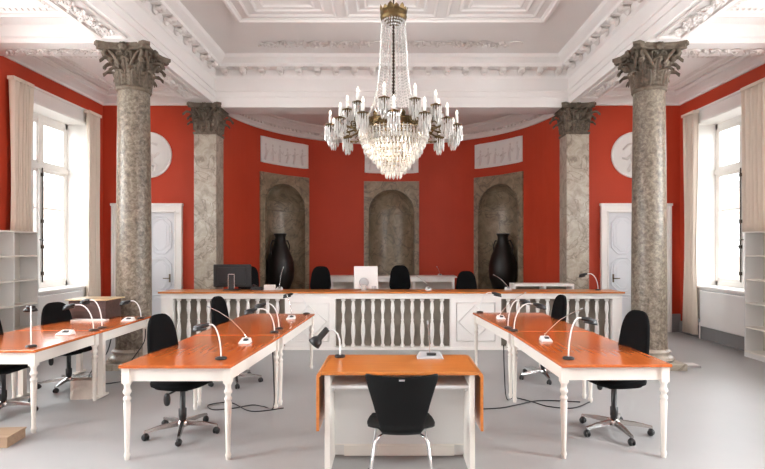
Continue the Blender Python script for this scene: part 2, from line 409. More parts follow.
# aisle ceilings, cross beams, cornices, panels
AI = 4.64
for s, side in ((-1, 'left'), (1, 'right')):
    x0, x1 = sorted((s*(BX+BW-.02), s*(WALLX+.05)))
    struct(MB().box(x0, x1, REARY, BACKY+.05, AI, AI+.15), 'ceiling_aisle_'+side, 'ceil')
    b = MB()
    pr = [(0, 4.43), (.03, 4.43), (.04, 4.47), (.10, 4.52), (.17, 4.56), (.17, 4.59), (.22, 4.62), (.22, AI+.01), (0, AI+.01)]
    pa = [(s*WALLX, REARY), (s*WALLX, BACKY), (s*(BX+BW), BACKY)]
    b.sweep(pa, pr, left=(s > 0))
    pr2 = [(0, SOF), (.015, SOF), (.03, SOF+.05), (.08, SOF+.1), (.08, AI+.01), (0, AI+.01)]
    b.sweep([(s*(BX+BW), BACKY), (s*(BX+BW), REARY)], pr2, left=(s > 0))
    b.box(x0, x1, 6.78, 7.24, SOF+.02, AI+.01)
    b.box(x0, x1, 6.71, 6.78, SOF+.08, AI+.01); b.box(x0, x1, 7.24, 7.31, SOF+.08, AI+.01)
    struct(b, 'trim_%d' % (12 if s < 0 else 13), 'ceil')
    b = MB()
    xa, xb = sorted((s*(BX+BW+.2), s*(WALLX-.3)))
    scroll(b, xa-.05, xb+.05, 7.01, SOF+.02, .07, .3, 1)
    for (y0, y1) in ((7.6, 9.45), (3.6, 6.45)):
        frame(b, xa, xb, y0, y1, AI, .06, .035); frame(b, xa+.14, xb-.14, y0+.14, y1-.14, AI, .09, .02)
        q = xa+.19
        for yy in (y0+.2, y1-.2):
            x_ = xa+.2
            while x_ < xb-.2: b.sup((x_, yy, AI-.016), (.025, .03, .016), 1, 1, 6, 4); x_ += .075
        yy = y0+.25
        while yy < y1-.25:
            for x_ in (xa+.19, xb-.19): b.sup((x_, yy, AI-.016), (.03, .025, .016), 1, 1, 6, 4)
            yy += .075
    struct(b, 'trim_%d' % (14 if s < 0 else 15), 'plaster')
    # baseboards
    b = MB(); x0, x1 = sorted((s*(WALLX-.03), s*WALLX)); b.box(x0, x1, REARY, BACKY, 0, .22)
    x0, x1 = sorted((s*(WALLX-.045), s*WALLX)); b.box(x0, x1, REARY, BACKY, .0, .03)
    struct(b, 'baseboard_'+side, 'base')
    b = MB(); x0, x1 = sorted((s*5.48, s*WALLX)); b.box(x0, x1, BACKY-.03, BACKY, 0, .35)
    x0, x1 = sorted((s*4.09, s*3.83)); b.box(x0, x1, BACKY-.03, BACKY, 0, .35)
    struct(b, 'baseboard_back_'+side, 'base')
b = MB(); cgrid(b, span(0, PI, 48), AR-.02, 0, .32); struct(b, 'baseboard_apse', 'base')
# dais behind the balustrade
struct(MB().box(-3.3, 3.3, 8.28, BACKY+.1, 0, .25), 'floor_dais', 'taupe')
b = MB(); b.prism(arc(0, BACKY, AR-.05, 0, PI, 40), 0, .25); struct(b, 'floor_apse_dais', 'taupe')

# windows
wn = 0; first_win = None
for s in (-1, 1):
    for yc in WIN_Y:
        wn += 1
        y0, y1 = yc-WIN_W/2, yc+WIN_W/2; X = lambda q: s*q
        def bx(b, xa, xb, *r): xa, xb = sorted((s*xa, s*xb)); b.box(xa, xb, *r)
        if first_win is None or s != first_side:
            first_side = s
            root = bpy.data.objects.new('window_%d' % wn, None); col.objects.link(root); root.location = (0, yc, 0); root['kind'] = 'structure'
            h = WIN_W/2
            b = MB(); bx(b, WALLX, WALLX+WT, -h, -h+.015, WIN_Z0, WIN_Z1); bx(b, WALLX, WALLX+WT, h-.015, h, WIN_Z0, WIN_Z1)
            bx(b, WALLX, WALLX+WT, -h, h, WIN_Z1-.015, WIN_Z1)
            b.build('window_reveal', 'white', root)
            b = MB(); bx(b, WALLX-.02, WALLX+.01, -h-.09, -h, .2, WIN_Z1+.22); bx(b, WALLX-.02, WALLX+.01, h, h+.06, .2, WIN_Z1+.22)
            bx(b, WALLX-.02, WALLX+.01, -h, h, WIN_Z1, WIN_Z1+.22); bx(b, WALLX-.05, WALLX, -h-.1, h+.08, WIN_Z1+.2, WIN_Z1+.235)
            bx(b, WALLX-.02, WALLX+.01, -h, h, .2, WIN_Z0-.04)
            b.build('window_casing', 'white', root, bevel=.004)
            b = MB(); bx(b, WALLX-.06, WALLX+WT, -h-.03, h+.0, WIN_Z0-.04, WIN_Z0); b.build('window_sill', 'white', root, bevel=.008)
            b = MB(); xa, xb = WALLX+.39, WALLX+.44
            for q in (-h, h-.07): bx(b, xa, xb, q, q+.07, WIN_Z0, WIN_Z1)
            bx(b, xa, xb, -h, h, WIN_Z0, WIN_Z0+.09); bx(b, xa, xb, -h, h, WIN_Z1-.12, WIN_Z1)
            bx(b, xa-.03, xb, -h, h, 3.0, 3.09); bx(b, xa-.02, xb, -.05, .05, WIN_Z0, 3.0); bx(b, xa-.005, xb, -.04, .04, 3.09, WIN_Z1)
            b.build('window_frame', 'white', root, bevel=.005)
            for (p0, p1) in ((-h+.07, -.05), (.05, h-.07)):
                for (z0, z1) in ((WIN_Z0+.09, 3.0), (3.09, WIN_Z1-.12)):
                    b = MB()
                    bx(b, xa+.005, xb-.01, p0, p0+.045, z0, z1); bx(b, xa+.005, xb-.01, p1-.045, p1, z0, z1)
                    bx(b, xa+.005, xb-.01, p0, p1, z0, z0+.05); bx(b, xa+.005, xb-.01, p0, p1, z1-.05, z1)
                    if z1 == 3.0:
                        for zz in (1.66, 2.33): bx(b, xa+.01, xb-.012, p0, p1, zz-.014, zz+.014)
                    sa = b.build('window_sash', 'white', root)
                    b = MB(); bx(b, xa+.02, xa+.025, p0+.04, p1-.04, z0+.04, z1-.04); b.build('window_pane', 'glass', sa)
            b = MB(); b.tube([(s*(xa-.035), 0, WIN_Z0+.1), (s*(xa-.035), 0, 3.02)], .010, 8)
            for zz in (1.2, 1.66, 2.1, 2.9): b.box(s*(xa-.035)-.018, s*(xa-.035)+.018, -.02, .02, zz-.03, zz+.03)
            b.tube([(s*(xa-.035), 0, 1.75), (s*(xa-.075), -.03, 1.78), (s*(xa-.075), -.12, 1.78)], .009, 6)
            b.build('window_bolt', 'dark', root)
            first_win = root
        else:
            r_ = dup(first_win, loc=(0, yc, 0)); r_.name = 'window_%d' % wn

# doors
def hexa(x0, x1, z0, z1, c):
    return [(x0+c, z0), (x1-c, z0), (x1, z0+c), (x1, z1-c), (x1-c, z1), (x0+c, z1), (x0, z1-c), (x0, z0+c)]
for k, s in enumerate((-1, 1)):
    xc = s*4.77; root = bpy.data.objects.new('door_%d' % (k+1), None); col.objects.link(root); root.location = (xc, BACKY, 0); root['kind'] = 'structure'
    b = MB()
    for q in (-1, 1):
        x0, x1 = sorted((q*.68, q*.54)); b.box(x0, x1, -.06, .0, 0, 2.33); x0, x1 = sorted((q*.685, q*.64)); b.box(x0, x1, -.08, 0, 0, 2.465)
        x0, x1 = sorted((q*.57, q*.54)); b.box(x0, x1, -.075, 0, 0, 2.35)
    b.box(-.66, .66, -.062, 0, 2.33, 2.47); b.box(-.7, .7, -.09, 0, 2.46, 2.51); b.box(-.57, .57, -.075, 0, 2.33, 2.37)
    b.build('door_frame', 'white', root, bevel=.006)
    b = MB().box(-.54, .54, -.025, 0, .01, 2.33)
    TT = Matrix.Rotation(PI/2, 4, 'X')
    for x0, x1 in ((-.47, -.05), (.05, .47)):
        for z0, z1, c in ((.15, .72, .07), (.8, 1.45, .12), (1.53, 2.25, .12)):
            for g_, d_ in ((0, .04), (.05, .032)):
                hx = hexa(x0+g_, x1-g_, z0+g_, z1-g_, c); hx2 = [(p[0], -.025-.006, p[1]) for p in hx]
                b.tube(hx2, .014-.1*g_, 5, closed=True)
            hx = hexa(x0+.1, x1-.1, z0+.1, z1-.1, c*.6); b.prism(hx, .025, .035, TT)
    b.box(-.006, .006, -.03, 0, .01, 2.33)
    b.build('door_leaf', 'door', root)
    b = MB(); xx = .44*s*-1*-1; b.tube([(-.43*s, -.03, 1.05), (-.43*s, -.08, 1.05), (-.33*s, -.085, 1.05)], .01, 6); b.box(-.43*s-.02, -.43*s+.02, -.035, -.02, .97, 1.13)
    b.build('door_handle', 'brass', root)

# outside: street ground and the pale facades seen through the panes
struct(MB().box(6.2, 40, -20, 30, -4, -3.8), 'ground_right', 'pave'); struct(MB().box(-40, -6.2, -20, 30, -4, -3.8), 'ground_left', 'pave')
for s in (-1, 1):
    t_ = thing('street_building', 'pale town house wall seen through the %s window' % ('left' if s < 0 else 'right'), 'building', (s*19, 22, -4))
    b = MB().box(-2, 2, -7, 7, 0, 8.6); b.build('wall', 'facade', t_)
    for y_ in (-5, -2.5, 0, 2.5, 5):
        for z_ in (1.6, 5.2):
            f_ = MB(); f_.box(-2.06, -2, y_-.6, y_+.6, z_, z_+1.9) if s > 0 else f_.box(2, 2.06, y_-.6, y_+.6, z_, z_+1.9)
            f_.build('window', 'grey', t_)
    MB().box(-2.2, 2.2, -7.2, 7.2, 8.6, 8.9).build('roof', 'base', t_)

# ------------------------------------------------------------------ columns and pillars
def capital(R, sq, H, AB):       # corinthian capital, local z 0..H ; R shaft radius; sq True: square plan
    b = MB()
    def ring(rad, z):
        if not sq: return None
    if sq:
        for (r_, z0, z1) in ((R*.88, 0, H*.3), (R*.88, H*.3, H*.55), (R*1.0, H*.55, H*.8)): b.box(-r_, r_, -r_, r_, z0, z1)
        b.box(-R*1.1, R*1.1, -R*1.1, R*1.1, -.03, .015)
    else:
        b.lathe([(R*.86, 0), (R*.84, H*.3), (R*.88, H*.55), (R*1.0, H*.75), (R*1.3, H*.86)], 24)
        b.lathe([(R*1.0, -.04), (R*1.08, -.035), (R*1.12, -.01), (R*1.08, .015), (R, .02)], 24)
    def place(a, rad):
        if not sq: return rad*math.cos(a), rad*math.sin(a)
        c_, s_ = math.cos(a), math.sin(a); m_ = max(abs(c_), abs(s_)); return rad*c_/m_, rad*s_/m_
    def acanthus(a, z0, h, wd, out):
        px, py = place(a, R*.97); n_ = 12; v = []
        e = Vector((-math.sin(a), math.cos(a), 0)); o_ = Vector((math.cos(a), math.sin(a), 0))
        for th in (0, .016):
            for i in range(n_+1):
                t_ = i/n_
                if t_ < .62: oo = .01+out*.25*(t_/.62)**2; zz = h*.86*t_/.62; tn = (1, 0)
                else:
                    q = (t_-.62)/.38*PI*1.15; rr = out*.42; oo = .01+out*.25+rr*(1-math.cos(q)); zz = h*.86+rr*.55*math.sin(q); tn = (math.cos(q), -math.sin(q))
                ww = wd*(.7+.5*math.sin(PI*min(1, t_*1.25)))*(1 if t_ < .6 else 1-.65*((t_-.6)/.4)**1.5)*(1+.16*(-1)**i)
                base = Vector((px, py, z0))+o_*(oo-th*tn[0])+Vector((0, 0, zz+th*tn[1]*-1))
                for q, dz in ((-1, -.022), (-.55, .006), (-.2, .004), (0, .022), (.2, .004), (.55, .006), (1, -.022)): v.append(base+e*ww*q+o_*dz*tn[0]+Vector((0, 0, dz*.5*(1-tn[0]))))
        f = []; m_ = (n_+1)*7
        for s_ in (0, m_):
            for i in range(n_):
                for k in range(6): f.append((s_+i*7+k, s_+i*7+k+1, s_+(i+1)*7+k+1, s_+(i+1)*7+k))
        for i in range(n_):
            for k in (0, 6): f.append((i*7+k, (i+1)*7+k, m_+(i+1)*7+k, m_+i*7+k))
        f.append(tuple(n_*7+k for k in range(7))+tuple(m_+n_*7+k for k in range(6, -1, -1)))
        b.add(v, f, None, False)
    for i in range(8): acanthus(2*PI*(i+.5)/8, .0, H*.40, R*.33, R*.62)
    for i in range(8): acanthus(2*PI*i/8, H*.1, H*.58, R*.30, R*.85)
    # volutes at the corners and small helices
    for i in range(4):
        a = PI/4+PI/2*i; o_ = Vector((math.cos(a), math.sin(a), 0))
        rc = AB*1.16
        for sg in (-1, 1):
            e = Vector((-math.sin(a), math.cos(a), 0))*sg
            st = o_*R*1.05+e*R*.55+Vector((0, 0, H*.5)); pts = []
            for k in range(5):
                t_ = k/4; pts.append(st.lerp(o_*(rc-.05)+e*.03+Vector((0, 0, H*.85)), t_)+Vector((0, 0, H*.04*math.sin(PI*t_))))
            cc = o_*(rc-.06)+e*.028+Vector((0, 0, H*.755))
            for k in range(9):
                q = PI/2-k*.72; rr = .062-.0055*k; pts.append(cc+o_*rr*math.cos(q)+Vector((0, 0, rr*math.sin(q))))
            b.tube(pts, [.022+.001*k for k in range(5)]+[.026-.0014*k for k in range(9)], 6)
        b.sup(tuple(o_*(rc-.09)+Vector((0, 0, H*.66))), (.05, .05, .05), 1, 1, 8, 5)
        a2 = PI/2*i; o2 = Vector((math.cos(a2), math.sin(a2), 0)); e2 = Vector((-math.sin(a2), math.cos(a2), 0))
        for sg in (-1, 1):
            cc = o2*(R*1.28)+e2*sg*.055+Vector((0, 0, H*.76)); pts = [o2*R*1.1+e2*sg*R*.5+Vector((0, 0, H*.5)), o2*R*1.2+e2*sg*R*.42+Vector((0, 0, H*.66))]
            for k in range(8):
                q = k*.75; rr = .045-.004*k; pts.append(cc+e2*sg*rr*math.cos(q)+Vector((0, 0, rr*math.sin(q))))
            b.tube(pts, .013, 5)
        b.sup(tuple(o2*AB*.86+Vector((0, 0, H*.91))), (.055, .055, .055), 1, 1, 10, 6)
        for k in range(6): q = k*PI/3; b.sup(tuple(o2*AB*.9+e2*.04*math.cos(q)+Vector((0, 0, H*.91+.04*math.sin(q)))), (.022, .022, .022), 1, 1, 6, 4)
    return b
def abacus(AB, H0, H1):
    pl = []
    for i in range(4):
        a = PI/4+PI/2*i; c = Vector((math.cos(a), math.sin(a)))*AB*1.414; t = Vector((-math.sin(a), math.cos(a)))
        nxt = Vector((math.cos(a+PI/2), math.sin(a+PI/2)))*AB*1.414
        pl += [c-t*.045, c+t*.045]
        mid = (c+nxt)/2; 
        for q in (.2, .35, .5, .65, .8):
            p = c.lerp(nxt, q)*1.0; p = p-mid.normalized()*AB*.17*math.sin(PI*q); pl.append(p)
    b = MB(); b.prism([(p.x*.95, p.y*.95) for p in pl], H0, H0+(H1-H0)*.45); b.prism([(p.x, p.y) for p in pl], H0+(H1-H0)*.5, H1)
    b.prism([(p.x*.97, p.y*.97) for p in pl], H0+(H1-H0)*.4, H0+(H1-H0)*.55)
    return b
def column(s, label):
    t_ = thing('marble_column', label, 'column', (s*3.605, 7.0, 0), 0, 'round columns'); t_['kind'] = 'thing'
    b = MB(); b.box(-.34, .34, -.34, .34, 0, .09); b.build('plinth', 'pil', t_, bevel=.006)
    b = MB(); pr = [(.31, .09)]+[(.285+.035*math.sin(PI*i/6), .09+.07*i/6) for i in range(7)]+[(.27, .165), (.258, .175), (.252, .195)]+[(.255+.022*math.sin(PI*i/6), .2+.04*i/6) for i in range(7)]+[(.245, .245), (.236, .26)]
    b.lathe(pr, 40); b.build('column_base', 'pil', t_)
    b = MB(); pr = [(.236, .26), (.229, .29)]
    for i in range(1, 13):
        q = i/12; pr.append((.229-.025*q**1.6, .29+(3.80-.29)*q))
    b.lathe(pr, 48); b.build('column_shaft', 'col', t_)
    cp = capital(.205, False, .56, .34); cp.build('capital', 'cap', t_, loc=(0, 0, 3.84))
    abacus(.345, 4.315, 4.40).build('abacus', 'cap', t_)
    return t_
cl = column(-1, 'tall round brown marble column at left, with carved leafy capital')
dup(cl, (3.605, 7.0, 0), label='tall round brown marble column at right, behind right hand chair')
def pillar(s, label):
    t_ = thing('marble_pillar', label, 'pillar', (s*3.555, 9.75, 0), 0, 'square pillars'); t_['kind'] = 'thing'
    h = .214
    MB().box(-h-.06, h+.06, -h-.06, h-.03, 0, .2).build('plinth', 'pil', t_, bevel=.006)
    b = MB(); b.box(-h, h, -h, h-.02, .2, 1.72); b.box(-h, h, -h, h-.02, 1.726, 3.81); b.box(-h+.004, h-.004, -h+.004, h-.03, 1.7, 1.74); b.build('pillar_shaft', 'pil', t_, bevel=.004)
    cp = capital(.205, True, .56, .29); cp.build('capital', 'cap', t_, loc=(0, -.01, 3.84))
    abacus(.30, 4.315, 4.40).build('abacus', 'cap', t_)
    return t_
pl = pillar(-1, 'square veined marble pillar between left door and curved red wall')
dup(pl, (3.555, 9.75, 0), label='square veined marble pillar between curved red wall and right door')

# ------------------------------------------------------------------ wall reliefs
def medal(x, label):
    t_ = thing('relief_medallion', label, 'medallion', (x, BACKY, 3.46), 0, 'round wall reliefs')
    T = Matrix.Rotation(PI/2, 4, 'X')
    b = MB(); b.lathe([(0, 0), (.45, 0), (.45, .03), (.43, .045), (.41, .035), (.40, .02), (0, .02)], 48, T); b.build('disc', 'white', t_)
    b = MB(); r = random.Random(5)
    b.sup((-.02, -.03, .12), (.06, .03, .08)); b.tube([(-.02, -.03, .06), (0, -.035, -.05), (.03, -.03, -.2)], [.05, .09, .07], 10)
    b.tube([(.0, -.03, .02), (.12, -.03, -.03), (.2, -.03, .05)], [.035, .03, .018], 8); b.tube([(-.03, -.03, .02), (-.15, -.03, -.08), (-.24, -.03, -.06)], [.035, .028, .018], 8)
    b.tube([(.03, -.03, -.15), (.14, -.03, -.22), (.1, -.03, -.32)], [.05, .04, .025], 8); b.tube([(.0, -.03, -.15), (-.08, -.03, -.24), (-.12, -.03, -.33)], [.05, .04, .025], 8)
    b.tube([(-.22, -.028, .1), (-.12, -.03, .2), (.02, -.03, .24), (.17, -.028, .2)], .022, 8)
    b.build('carved_figure', 'plaster', t_); return t_
m1 = medal(-4.75, 'white round relief medallion over the left door')
dup(m1, (4.75, BACKY, 3.46), label='white round relief medallion over the right door')
names = ['left', 'centre', 'right']
for k, th0 in enumerate(NA):
    lab = ['white relief panel on the curved wall above the left niche', 'white relief panel above the middle niche, behind the chandelier', 'white relief panel on the curved wall above the right niche'][k]
    t_ = thing('plaster_relief', lab, 'relief', cyl(th0, AR, 3.62), th0-PI/2, 'white reliefs above the niches')
    inv = t_.matrix_basis.inverted(); W = .70
    def Q(x, z, d): return inv @ Vector(cyl(th0-x/AR, AR-d, z))
    b = MB(); xs = span(-W, W, 12)
    for g_, d_ in ((0, .03), (.06, .018)):
        pass
    for i in range(12):
        b.add([Q(xs[i], 3.62, .02), Q(xs[i+1], 3.62, .02), Q(xs[i+1], 4.2, .02), Q(xs[i], 4.2, .02)], [(0, 1, 2, 3)])
    b.tube([Q(x_, 3.62, .012) for x_ in xs]+[Q(x_, 4.2, .012) for x_ in reversed(xs)], .016, 5, closed=True)
    b.build('panel_board', 'white', t_)
    b = MB(); r = random.Random(11+k)
    for i in range(6):       # row of small draped figures in low relief
        x_ = -.55+.22*i; h = r.uniform(.2, .28)
        b.sup(tuple(Q(x_, 3.72+h+.08, .018)), (.03, .015, .035), 1, 1, 8, 5)
        b.tube([Q(x_-.03+r.uniform(-.05,.05), 3.68, .0), Q(x_+r.uniform(-.03,.03), 3.72+h*.5, .0), Q(x_, 3.72+h+.03, .008)], [.04, .043, .022], 8)
        b.tube([Q(x_, 3.7+h, .02), Q(x_+.08*r.choice((-1, 1)), 3.7+h*.7, .02), Q(x_+.1, 3.72+h*.9, .02)], .014, 6)
    b.build('carved_figures', 'plaster', t_)

# vases
VP = [(.0, .0), (.20, 0), (.22, .04), (.14, .12), (.13, .2), (.24, .36), (.33, .6), (.35, .8), (.335, .98), (.285, 1.16), (.21, 1.32), (.145, 1.48), (.125, 1.6), (.155, 1.66), (.165, 1.68), (.15, 1.69), (.11, 1.62), (0, 1.6)]
for k, (th0, lab) in enumerate(((NA[0], 'tall black ceramic vase standing in the left niche'), (NA[2], 'tall black ceramic vase standing in the right niche'))):
    if k == 0:
        t_ = thing('floor_vase', lab, 'vase', (0, 0, 0), 0, 'black vases')
        MB().lathe([(r_*.97, z) for r_, z in VP], 36).build('vase_body', 'vase', t_)
        for sg in (-1, 1):
            MB().tube([(sg*.13, 0, 1.5), (sg*.22, 0, 1.52), (sg*.28, 0, 1.4), (sg*.27, 0, 1.22), (sg*.24, 0, 1.14)], .018, 8).build('handle', 'vase', t_)
        v0 = t_
    else: t_ = dup(v0, label=lab)
    p = cyl(th0, AR+.12, NZ0); t_.location = p; t_.rotation_euler.z = th0-PI/2

# ------------------------------------------------------------------ curtains, radiators, bookcases
def curtain(name_lab, s, y0, y1, seedv, zb=.06):
    r = random.Random(seedv); t_ = thing('window_curtain', name_lab, 'curtain', (s*(WALLX-.11), (y0+y1)/2, 0), 0, 'long pale window curtains')
    hw_ = (y1-y0)/2; n_ = 60; nz = 14; v = []; f = []; ph = r.uniform(0, 6)
    for j in range(nz+1):
        z = zb+(4.13-zb)*j/nz; pin = 1-.12*math.sin(PI*min(1, j/nz))
        for i in range(n_+1):
            t1 = i/n_; yy = (t1*2-1)*hw_*pin; a = t1*2*PI*(5+hw_*2)+ph
            v.append((.045*math.sin(a)*(.8+.2*math.sin(z*2+ph))+.012*math.sin(a*2.3+z), yy, z))
    for j in range(nz):
        for i in range(n_): q = j*(n_+1)+i; f.append((q, q+1, q+n_+2, q+n_+1))
    o = MB().add(v, f, None, True).build('curtain_cloth', 'curtain', t_)
    md = o.modifiers.new('s', 'SOLIDIFY'); md.thickness = .006
    b = MB().box(-.05, .05, -hw_-.01, hw_+.01, 4.10, 4.15); b.build('heading_tape', 'curtain', t_)
    return t_
curtain('pale curtain at far side of left window, beside the red corner', -1, 9.1, 9.47, 1)
curtain('pale curtain at near side of left window, above the left bookcase', -1, 7.28, 7.68, 2, 1.892)
curtain('pale curtain at far side of right window, beside the red corner', 1, 9.1, 9.47, 3)
curtain('pale curtain at near side of right window, above the right bookcase', 1, 7.35, 7.86, 4, 1.892)
def radiator(s, lab):
    t_ = thing('radiator', lab, 'radiator', (s*(WALLX-.09), 8.42, 0), 0, 'window radiators')
    b = MB().box(-.045, .045, -.62, .52, .25, .88); b.build('panel', 'white', t_, bevel=.012)
    b = MB()
    for q in span(-.58, .48, 26): b.box(-.03, .03, q-.008, q+.008, .878, .886)
    b.build('top_grille', 'grey', t_)
    b = MB().tube([(0, .6, 0.0), (0, .6, .3), (0, .5, .33)], .013, 8); b.build('pipe', 'white', t_)
    MB().lathe([(0, -.03), (.022, -.03), (.026, 0), (.022, .04), (0, .045)], 12, TR(0, .6, .33)).build('valve', 'grey', t_)
    return t_
ra = radiator(1, 'white panel radiator under the right window sill')
dup(ra, (-(WALLX-.09), 8.42, 0), label='white panel radiator under the left window sill')
def bookcase(s, lab):
    # open cubes facing the room; local origin at the far end, runs towards the camera
    t_ = thing('bookcase', lab, 'bookcase', (s*5.49, 7.58, 0), 0, 'grey open bookcases')
    D = .14; L = 2.4
    cb = MB(); cb.box(-D, D, -L, 0, .0, .07); cb.build('plinth', 'greyw', t_)
    for z in (.07, .435, .80, 1.155, 1.51, 1.865):
        MB().box(-D, D, -L, 0, z-.0, z+.02).build('shelf', 'cream', t_, bevel=.002)
    for i in range(6):
        y_ = -L*i/5
        MB().box(-D, D, y_-.0 if i == 5 else y_-.02, y_+.02 if i == 5 else y_, .09, 1.865).build('upright', 'greyw', t_)
    MB().box(s*(D-.012), s*D, -L, 0, .07, 1.88).build('back_panel', 'beige', t_)
    return t_
bookcase(-1, 'light grey open bookcase with square cells in front of the left window')
bookcase(1, 'light grey open bookcase with square cells in front of the right window')

# ------------------------------------------------------------------ balustrade / judges bench
BY = 8.06
t_ = thing('balustrade', 'long white balustrade bench front with turned balusters and wooden top', 'balustrade', (0, BY, 0))
X0, X1 = -3.72, 3.72
b = MB().box(X0-.03, X1+.03, -.04, .48, .908, .935); b.build('worktop', 'wood2', t_, bevel=.006)
b = MB().box(X0, X1, 0, .13, .82, .908); b.box(X0-.01, X1+.01, -.02, .13, .885, .908); b.build('frieze', 'white', t_, bevel=.004)
b = MB().box(X0, X1, -.015, .15, 0, .036); b.box(X0, X1, -.03, .15, 0, .018); b.build('base_rail', 'white', t_, bevel=.004)
secs = [(-3.53, -1.72), (-.91, .95), (1.77, 3.57)]
b = MB().box(X0+.02, X1-.02, .15, .19, .0, .82); b.build('backing_board', 'taupe', t_)
edges = [X0]+[q for s_ in secs for q in s_]+[X1]
for i in range(0, len(edges), 2):
    b = MB(); a0, a1 = edges[i], edges[i+1]; b.box(a0, a1, .01, .15, .036, .82)
    if a1-a0 > .5:
        xm = (a0+a1)/2; hw_ = (a1-a0)/2-.1
        b.tube([(xm-hw_, .008, .14), (xm+hw_, .008, .14), (xm+hw_, .008, .75), (xm-hw_, .008, .75)], .012, 5, closed=True)
        b.tube([(xm-hw_+.03, .008, .445), (xm-.02, .008, .71), (xm+hw_-.03, .008, .445), (xm, .008, .18)], .008, 5, closed=True)
    b.build('front_panel', 'white', t_)
bp = [(.035, 0), (.035, .03), (.026, .035), (.02, .06), (.022, .1), (.034, .2), (.036, .26), (.03, .34), (.018, .40), (.024, .41), (.024, .425), (.018, .435), (.018, .5), (.03, .56), (.033, .6), (.024, .68), (.018, .7), (.03, .71), (.036, .72), (.036, .75)]
bal0 = None
for (a0, a1), c0 in zip(secs, ((178.6+277.9)/2, 392.6, 557.4)):
    xm = (c0-CX)/61.4
    for i in range(11):
        x_ = xm+(i-5)*.1605
        if bal0 is None: bal0 = MB().lathe([(r_, z*.7855/.75) for r_, z in bp], 12).build('baluster', 'white', t_, loc=(x_, .08, .035))
        else: dup(bal0, (x_, .08, .035), parent=t_)
# white table in the apse
t_ = thing('side_table', 'long white table at the back of the apse in front of the middle niche', 'table', (.02, 11.9, .25))
MB().box(-1.5, 1.5, -.3, .3, .70, .73).build('tabletop', 'white', t_, bevel=.004)
b = MB(); b.box(-1.45, 1.45, -.26, -.24, .6, .70); b.box(-1.45, 1.45, .24, .26, .6, .7); b.build('apron', 'white', t_)
MB().box(-1.42, 1.42, .2, .22, .2, .7).build('modesty_panel', 'cream', t_)
for x_ in (-1.42, -.5, .5, 1.42):
    for y_ in (-.25, .25): MB().box(x_-.025, x_+.025, y_-.025, y_+.025, 0, .70).build('leg', 'white', t_)
# low white shelves at the right end
t_ = thing('low_shelf', 'low white open shelf unit between the bench and the right pillar', 'shelf', (2.8, 9.32, .25))
b = MB(); b.box(-.56, .54, -.18, .18, .69, .73); b.build('top', 'white', t_)
for x_ in (-.56, 0, .51): MB().box(x_, x_+.03, -.18, .18, 0, .69).build('side_panel', 'white', t_)
MB().box(-.56, .54, -.18, .18, 0.01, .04).build('bottom', 'white', t_); MB().box(-.53, .51, .15, .17, .04, .69).build('back_panel', 'taupe', t_)
MB().box(-.53, .51, -.17, .15, .35, .37).build('shelf_board', 'white', t_)

# ------------------------------------------------------------------ office chairs
def office_chair(label, x, y, rz, z=0, group='black swivel chairs at the tables', knob=True):
    t_ = thing('office_chair', label, 'chair', (x, y, z), rz, group)
    b = MB(); b.sup((0, .02, .475), (.245, .235, .04), .5, .55, 28, 12); b.sup((0, .0, .452), (.215, .2, .035), .5, .6, 24, 8)
    b.build('seat', 'fabric', t_)
    T = Matrix.Translation((0, -.23, .80)) @ Matrix.Rotation(math.radians(5), 4, 'X')
    b = MB(); b.sup((0, 0, 0), (.19, .038, .25), .62, .7, 30, 20, T, tz=.16, bend=.035); b.build('backrest', 'fabric', t_)
    b = MB(); b.tube([(0, -.02, .43), (0, -.2, .42), (0, -.29, .46), (0, -.29, .56), (0, -.265, .72)], [.022, .022, .022, .02, .016], 8)
    b.build('back_support', 'black', t_)
    b = MB(); b.box(-.09, .09, -.1, .1, .40, .425); b.lathe([(.03, .06), (.03, .14), (.034, .15), (.034, .22), (.024, .225), (.024, .40)], 16)
    b.build('gas_lift', 'black', t_)
    b = MB().tube([(.05, .0, .405), (.2, .0, .40)], .008, 6); b.sup((.215, -.0, .36), (.022, .03, .055), .8, .9, 10, 8, Matrix.Identity(4)); b.build('lever', 'black', t_)
    MB().lathe([(.02, .06), (.045, .065), (.05, .08), (.045, .11), (.02, .125)], 18).build('hub', 'chrome', t_)
    for k in range(5):
        a = 2*PI*k/5+.5; T = Matrix.Rotation(a, 4, 'Z')
        b = MB(); pl_ = [(.03, -.022, .095), (.31, -.014, .065)]
        v = []
        for (px, hw_, zz, th) in ((.03, .022, .115, .04), (.18, .018, .105, .032), (.31, .014, .082, .018)):
            v += [(px, -hw_, zz-th), (px, hw_, zz-th), (px, hw_*.7, zz), (px, -hw_*.7, zz)]
        f = [(0, 1, 2, 3), (8, 11, 10, 9)]
        for i in (0, 4):
            for q in range(4): f.append((i+q, i+(q+1) % 4, i+4+(q+1) % 4, i+4+q))
        b.add(v, f, T); arm = b.build('base_arm', 'dchrome', t_)
        b = MB(); cxp, cyp = .3*math.cos(a), .3*math.sin(a); rr = random.uniform(0, PI)
        for off in (-.014, .014):
            b.lathe([(0, -.009), (.022, -.009), (.027, -.004), (.027, .004), (.022, .009), (0, .009)], 14, TR(cxp, cyp, .027, rr) @ Matrix.Rotation(PI/2, 4, 'X') @ Matrix.Translation((0, 0, off)))
        b.sup((cxp, cyp, .042), (.025, .025, .02), 1, 1, 10, 5); b.box(cxp-.006, cxp+.006, cyp-.006, cyp+.006, .04, .07)
        b.build('caster', 'black', arm)
    return t_
R_ = math.radians
